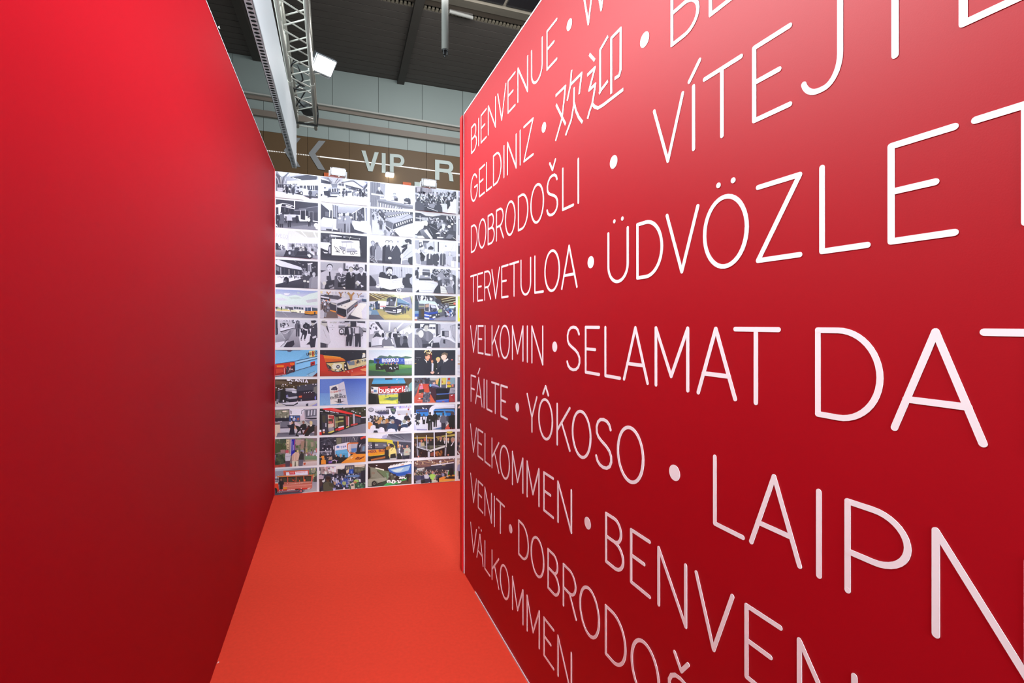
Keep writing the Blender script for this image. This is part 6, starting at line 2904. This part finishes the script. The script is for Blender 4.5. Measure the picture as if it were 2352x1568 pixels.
pr(10, 4, 'l', 'colour photograph of suited men examining an unfinished metal bus frame', """
p 322 1125,40 2100,10 2100,590 1125,620
p 432 1140,60 1600,40 1600,140 1140,150
l b94 30 1140,160 1400,150 1600,160
p ba5 1640,130 2090,60 2090,110 1650,150
p b95 1700,120 1720,180 1690,260 1680,160
e dc5 1970,20 70,34
p ba5 1130,50 1160,40 1150,70
n 251 30 1140,180 1900,330 40 222 432 643 211 333
b 1170,310 34 7 222 865 322
b 1310,225 30 4 99a c75 c75
b 1390,190 34 4 332 b65 a54
b 1460,210 28 6 222 a76 433 dde
b 1530,200 22 5 222 a76 332
p 99b 1240,260 1290,255 1290,390 1245,380
p ba8 1285,275 1370,260 1390,365 1300,380
p 222 1490,240 1600,230 1600,330 1480,330
b 1760,160 46 4 222 b87 654 eee
p 222 1690,260 1800,190 1880,270 1870,330 1690,310
p eee 1740,230 1780,200 1760,240
b 1850,170 40 4 222 ca8 222 dde
b 1935,180 36 6 222 da8 322 eee
b 2045,200 60 7 222 b87 998 dde
p 222 1900,270 1990,290 2090,220 2090,580 1900,590
p dde 1990,340 2060,240 2080,230 2020,340
p aaa 1200,360 1350,340 1880,325 1870,350 1520,450 1440,440
p 443 1260,370 1450,340 1840,335 1510,430
p 665 1500,340 1700,330 1660,370 1500,410
l ccd 20 1190,365 1470,450
l ddd 40 1480,470 1860,350
l 99a 14 1290,380 1440,360
e 222 1480,470 24,20
p 222 1560,450 1590,450 1590,490 1560,490
p 322 1140,380 1200,380 1240,600 1140,600
p 211 1250,430 1450,470 1450,590 1260,590
p 843 1520,510 1640,460 1640,580 1520,580
n 252 30 1650,470 1790,570 30 a63 b74 853 642
n 253 12 1140,440 1440,600 26 532 643 422
p 211 1800,390 1870,380 1870,570 1800,570
l 99a 22 1205,400 1220,580
l 778 12 1230,430 1250,570
l ccd 46 1480,470 1480,600
l ccd 16 1205,100 1215,360
l ccd 18 1425,90 1435,430
l dde 26 1605,20 1612,600
l ddd 24 1890,30 1890,370
l aab 34 1875,380 1865,570
d d87 20 1240,590 1935,550
""")
pr(11, 3, 'l', 'colour photograph of giant footballs on green turf beside a grey coach', """
p 322 45,760 1085,700 1085,1260 45,1310
p eef 240,795 275,795 275,812 240,812
p 776 60,800 110,840 230,860 560,950 520,1150 300,1210 140,1290 60,1300
p 665 60,800 100,850 120,1100 60,1140
p 211 60,820 105,870 115,1080 60,1130
p 887 120,850 290,890 480,1120 150,1080
e 876 180,980 44,30
l eed 26 230,860 430,910
p 675 240,890 560,950 560,980 520,1150 460,1110
p 797 480,980 560,980 520,1140
l 443 14 270,930 470,1120
p 998 60,1130 480,1080 500,1150 300,1210 270,1180 200,1150 150,1180 130,1290 60,1300
e 222 200,1235 62,70
e 776 200,1230 28,30
e 222 200,1230 14,14
p eee 520,850 560,820 1060,710 1085,760 600,860 530,870
w eee 14 .5 560,800 1060,690 1060,730 560,840
p d87 810,785 890,770 900,790 820,800
p 36b 520,880 1070,765 1070,1000 900,1040 760,1050 560,950
p 9bd 570,900 1050,800 1000,920 760,980 640,950
p cdd 620,920 900,850 820,940 700,960
p 25a 620,980 1060,960 900,1040 720,1040
p 889 760,1050 950,1030 950,1060 760,1070
p 76a 980,980 1060,975 1050,1000 980,1000
p 332 950,1000 1070,1000 1070,1240 820,1250
p 543 830,1180 1070,1060 1070,1240 720,1260
p 4a5 390,1290 520,1190 720,1190 960,1080 960,1140 840,1170 800,1220 640,1260
p 385 400,1285 600,1240 760,1210 640,1262
p 343 250,1270 480,1150 520,1190 400,1290 240,1300
n 261 20 540,1000 700,1120 30 332 665 887 223 998
p 443 540,960 580,960 570,1060 545,1060
e 223 990,1060 28,60
p 222 960,1010 1010,1010 1000,1180 960,1170
b 630,1010 20 6 554 765 222
e eee 545,1175 52,38
e eee 645,1180 62,44
e eee 780,1175 58,38
e 322 770,1110 56,40
e eee 800,1090 40,26
e eee 870,1095 40,28
e eee 930,1090 26,26
d 222 17 545,1190 655,1188 745,1185 800,1165 880,1115 935,1080 600,1165
p 222 700,1150 730,1160 710,1190
p 221 740,1060 800,1070 770,1120 720,1120
""")
pr(11, 4, 'l', 'colour photograph of a show audience listening to a speaker at a lectern', """
p 433 1125,680 2100,620 2100,1200 1125,1230
p 755 1140,700 2090,630 2090,740 1500,830 1140,860
l b97 14 1250,690 1620,760
l b86 12 1440,670 1700,760
l a86 12 1140,760 1500,800
l ca7 14 1520,800 2080,670
l b97 10 1820,650 1900,730
n 271 24 1160,680 2000,800 26 ca8 643 866 eed
p eef 1720,700 1770,680 1780,730 1730,730
d eef 12 1740,705 1970,640 2060,640 1535,685
l eef 24 1540,805 2070,735
p 334 1380,860 1560,810 2080,760 2080,900 1500,900
p 445 1580,830 1800,800 1900,830 1700,870
p ba8 1790,780 1880,775 1870,800 1790,805
p ccc 1200,870 1380,850 1370,920 1200,930
p 334 1130,820 1210,830 1200,900 1140,900
n 272 90 1140,900 1900,1060 30 334 445 dba 865 bbb 222 99a
c 273 40 1140,910 1880,1000 24 c98 433 334 445 556 99b 333 ddd
c 274 14 1140,960 1560,1050 30 ca8 443 335 99c 445 446
p 446 1190,1030 1280,1020 1290,1130 1200,1150
p ccd 1370,1010 1450,990 1490,1050 1470,1110 1380,1100
b 1425,970 32 2 ccd c98 777
p 334 1380,1110 1480,1100 1480,1200 1400,1210
p 335 1290,1030 1360,1030 1360,1100 1300,1110
b 1565,950 36 3 9c5 c98 766
p ad6 1510,1040 1560,1000 1620,1010 1620,1100 1580,1140 1520,1120
p ca9 1600,1080 1640,1080 1640,1110 1600,1110
p dcb 1520,1140 1640,1120 1690,1190 1560,1190
p ccb 1540,1150 1690,1150 1690,1195 1540,1200
p 222 1500,1110 1540,1110 1550,1200 1510,1210
p 222 1680,1060 1720,1060 1730,1180 1690,1180
p e94 1720,1090 1830,1050 2090,1080 2090,1160 1720,1190
p ea4 1730,1140 2090,1120 2090,1150 1730,1180
p 222 1840,1100 1920,1040 2090,1050 2090,1105 1870,1105
p c93 1910,1020 2090,1010 2090,1045 1920,1045
p 4a4 1925,930 1950,930 1950,1000 1930,1000
p 4a4 2070,930 2090,930 2090,990 2070,990
l eee 14 1935,900 1900,1060 1940,1060
p ddd 1870,900 1960,900 1950,915 1880,910
m 2000,1040 220 222 433 222 222
p 222 1970,880 2030,850 2050,1000 1960,990
l 445 14 2060,750 2065,1010
e b98 1150,990 24,28
p 99a 1170,1160 1290,1120 1300,1200 1180,1220
p 222 1290,1150 1380,1120 1400,1200 1300,1215
""")
# the fifth column, of which only slivers show past the red wall
pr(1, 5, 'b', 'black-and-white photograph sliver at the top of the column beside the red wall', """
p ccd 1950,440 2900,560 2900,1080 1950,940
p 99b 1960,460 2030,470 2030,560 1970,550
n 301 120 1960,560 2860,860 50 ccd 667 dde 445 889
p 445 1960,900 2000,800 2080,780 2160,950 2900,1060 1960,945
""")
pr(2, 5, 'b', 'black-and-white photograph sliver second from the top beside the red wall', """
p 99a 1950,960 2900,1060 2900,1640 1950,1520
p dde 1960,960 2060,1000 2050,1070 1960,1030
r eef 1985,1060 20,320
p 556 2020,1070 2600,1120 2600,1400 2020,1380
w 889 5 .3 2040,1090 2560,1130 2560,1250 2040,1230
p dde 1960,1380 2060,1400 2600,1460 2600,1600 1960,1500
""")
pr(3, 5, 'd', 'black-and-white photograph sliver of a bus front beside the red wall', """
p 99a 2150,270 3100,360 3100,960 2150,870
p 334 2170,350 2900,400 2900,540 2170,540
w 889 5 .3 2190,400 2860,440 2860,520 2190,510
p ccd 2170,545 2900,560 2900,640 2170,590
p 445 2170,600 2900,660 2900,800 2170,740
p 99b 2160,740 3100,820 3100,960 2160,870
""")
pr(4, 5, 'd', 'black-and-white photograph sliver of a car show beside the red wall', """
p 889 2150,910 3100,980 3100,1580 2150,1500
p ccd 2160,940 2250,950 2250,1080 2160,1100
n 304 80 2160,1080 3000,1380 50 dde 445 889 ccd 667
e dde 2230,1280 60,40
p aab 2160,1380 3100,1450 3100,1580 2160,1500
""")
pr(5, 5, 'f', 'colour photograph sliver of a yellow frame around blue beside the red wall', """
p ee5 2150,200 3100,260 3100,860 2150,800
p 8ad 2205,215 2850,260 2850,720 2220,720
p dee 2195,470 2210,480 2215,720 2200,710
p cd6 2160,220 2200,220 2200,700 2190,700
""")
pr(6, 5, 'f', 'black-and-white photograph sliver of machinery beside the red wall', """
p ccd 2150,840 3100,880 3100,1450 2150,1420
p 334 2160,850 2260,850 2900,900 2900,1000 2160,960
l eef 22 2165,925 2205,925
l 334 20 2165,970 2205,975
p dde 2180,1010 2700,1000 2700,1260 2190,1260
e 889 2240,1140 40,110
e 445 2270,1140 30,80
p 334 2160,1300 3000,1320 3000,1420 2160,1410
""")
pr(7, 5, 'h', 'colour photograph sliver of a pale palace facade beside the red wall', """
p dde 2150,90 3100,90 3100,690 2150,690
p cbb 2160,200 3000,190 3000,380 2160,360
w eee 10 .4 2170,250 2900,250 2900,340 2170,330
p b97 2160,390 3000,400 3000,470 2160,470
p ccd 2160,430 3000,450 3000,560 2160,540
d 449 14 2245,525 2350,520
l 99a 10 2160,600 2600,640
""")
pr(8, 5, 'h', 'dark colour photograph sliver of a curtain beside the red wall', """
p 445 2150,725 3100,720 3100,1290 2150,1300
p 223 2230,760 3000,740 3000,1280 2240,1290
p 334 2210,1100 2300,940 2300,1290 2180,1290
""")
pr(9, 5, 'j', 'dark colour photograph sliver of a raised hand beside the red wall', """
p 222 2140,30 3100,-20 3100,540 2140,610
p eba 2160,120 2200,60 2250,40 2240,90 2190,130
p 334 2300,100 2700,80 2700,560 2320,580
b 2500,180 70 6 333 c98 222
""")
pr(10, 5, 'l', 'colour photograph sliver of a costumed crowd beside the red wall', """
p 755 2140,10 3100,-60 3100,480 2140,560
p 866 2150,20 2260,10 2260,120 2150,150
n 310 80 2150,160 3000,480 44 223 334 eed a33 866 445
e eed 2235,340 34,60
p a33 2190,470 2260,440 2260,550 2220,550
l eee 20 2145,470 2210,550
""")
pr(11, 5, 'l', 'colour photograph sliver of a man in a lilac shirt beside the red wall', """
p dcb 2140,610 3100,540 3100,1040 2140,1150
p baa 2150,640 2270,620 2260,680 2150,680
m 2225,1120 420 aac 865 433 223
p 99b 2180,780 2280,770 2270,930 2190,940
p eee 2150,1060 2180,1040 2180,1140 2150,1140
""")
for args in PRINTS:
    make_print(*args)
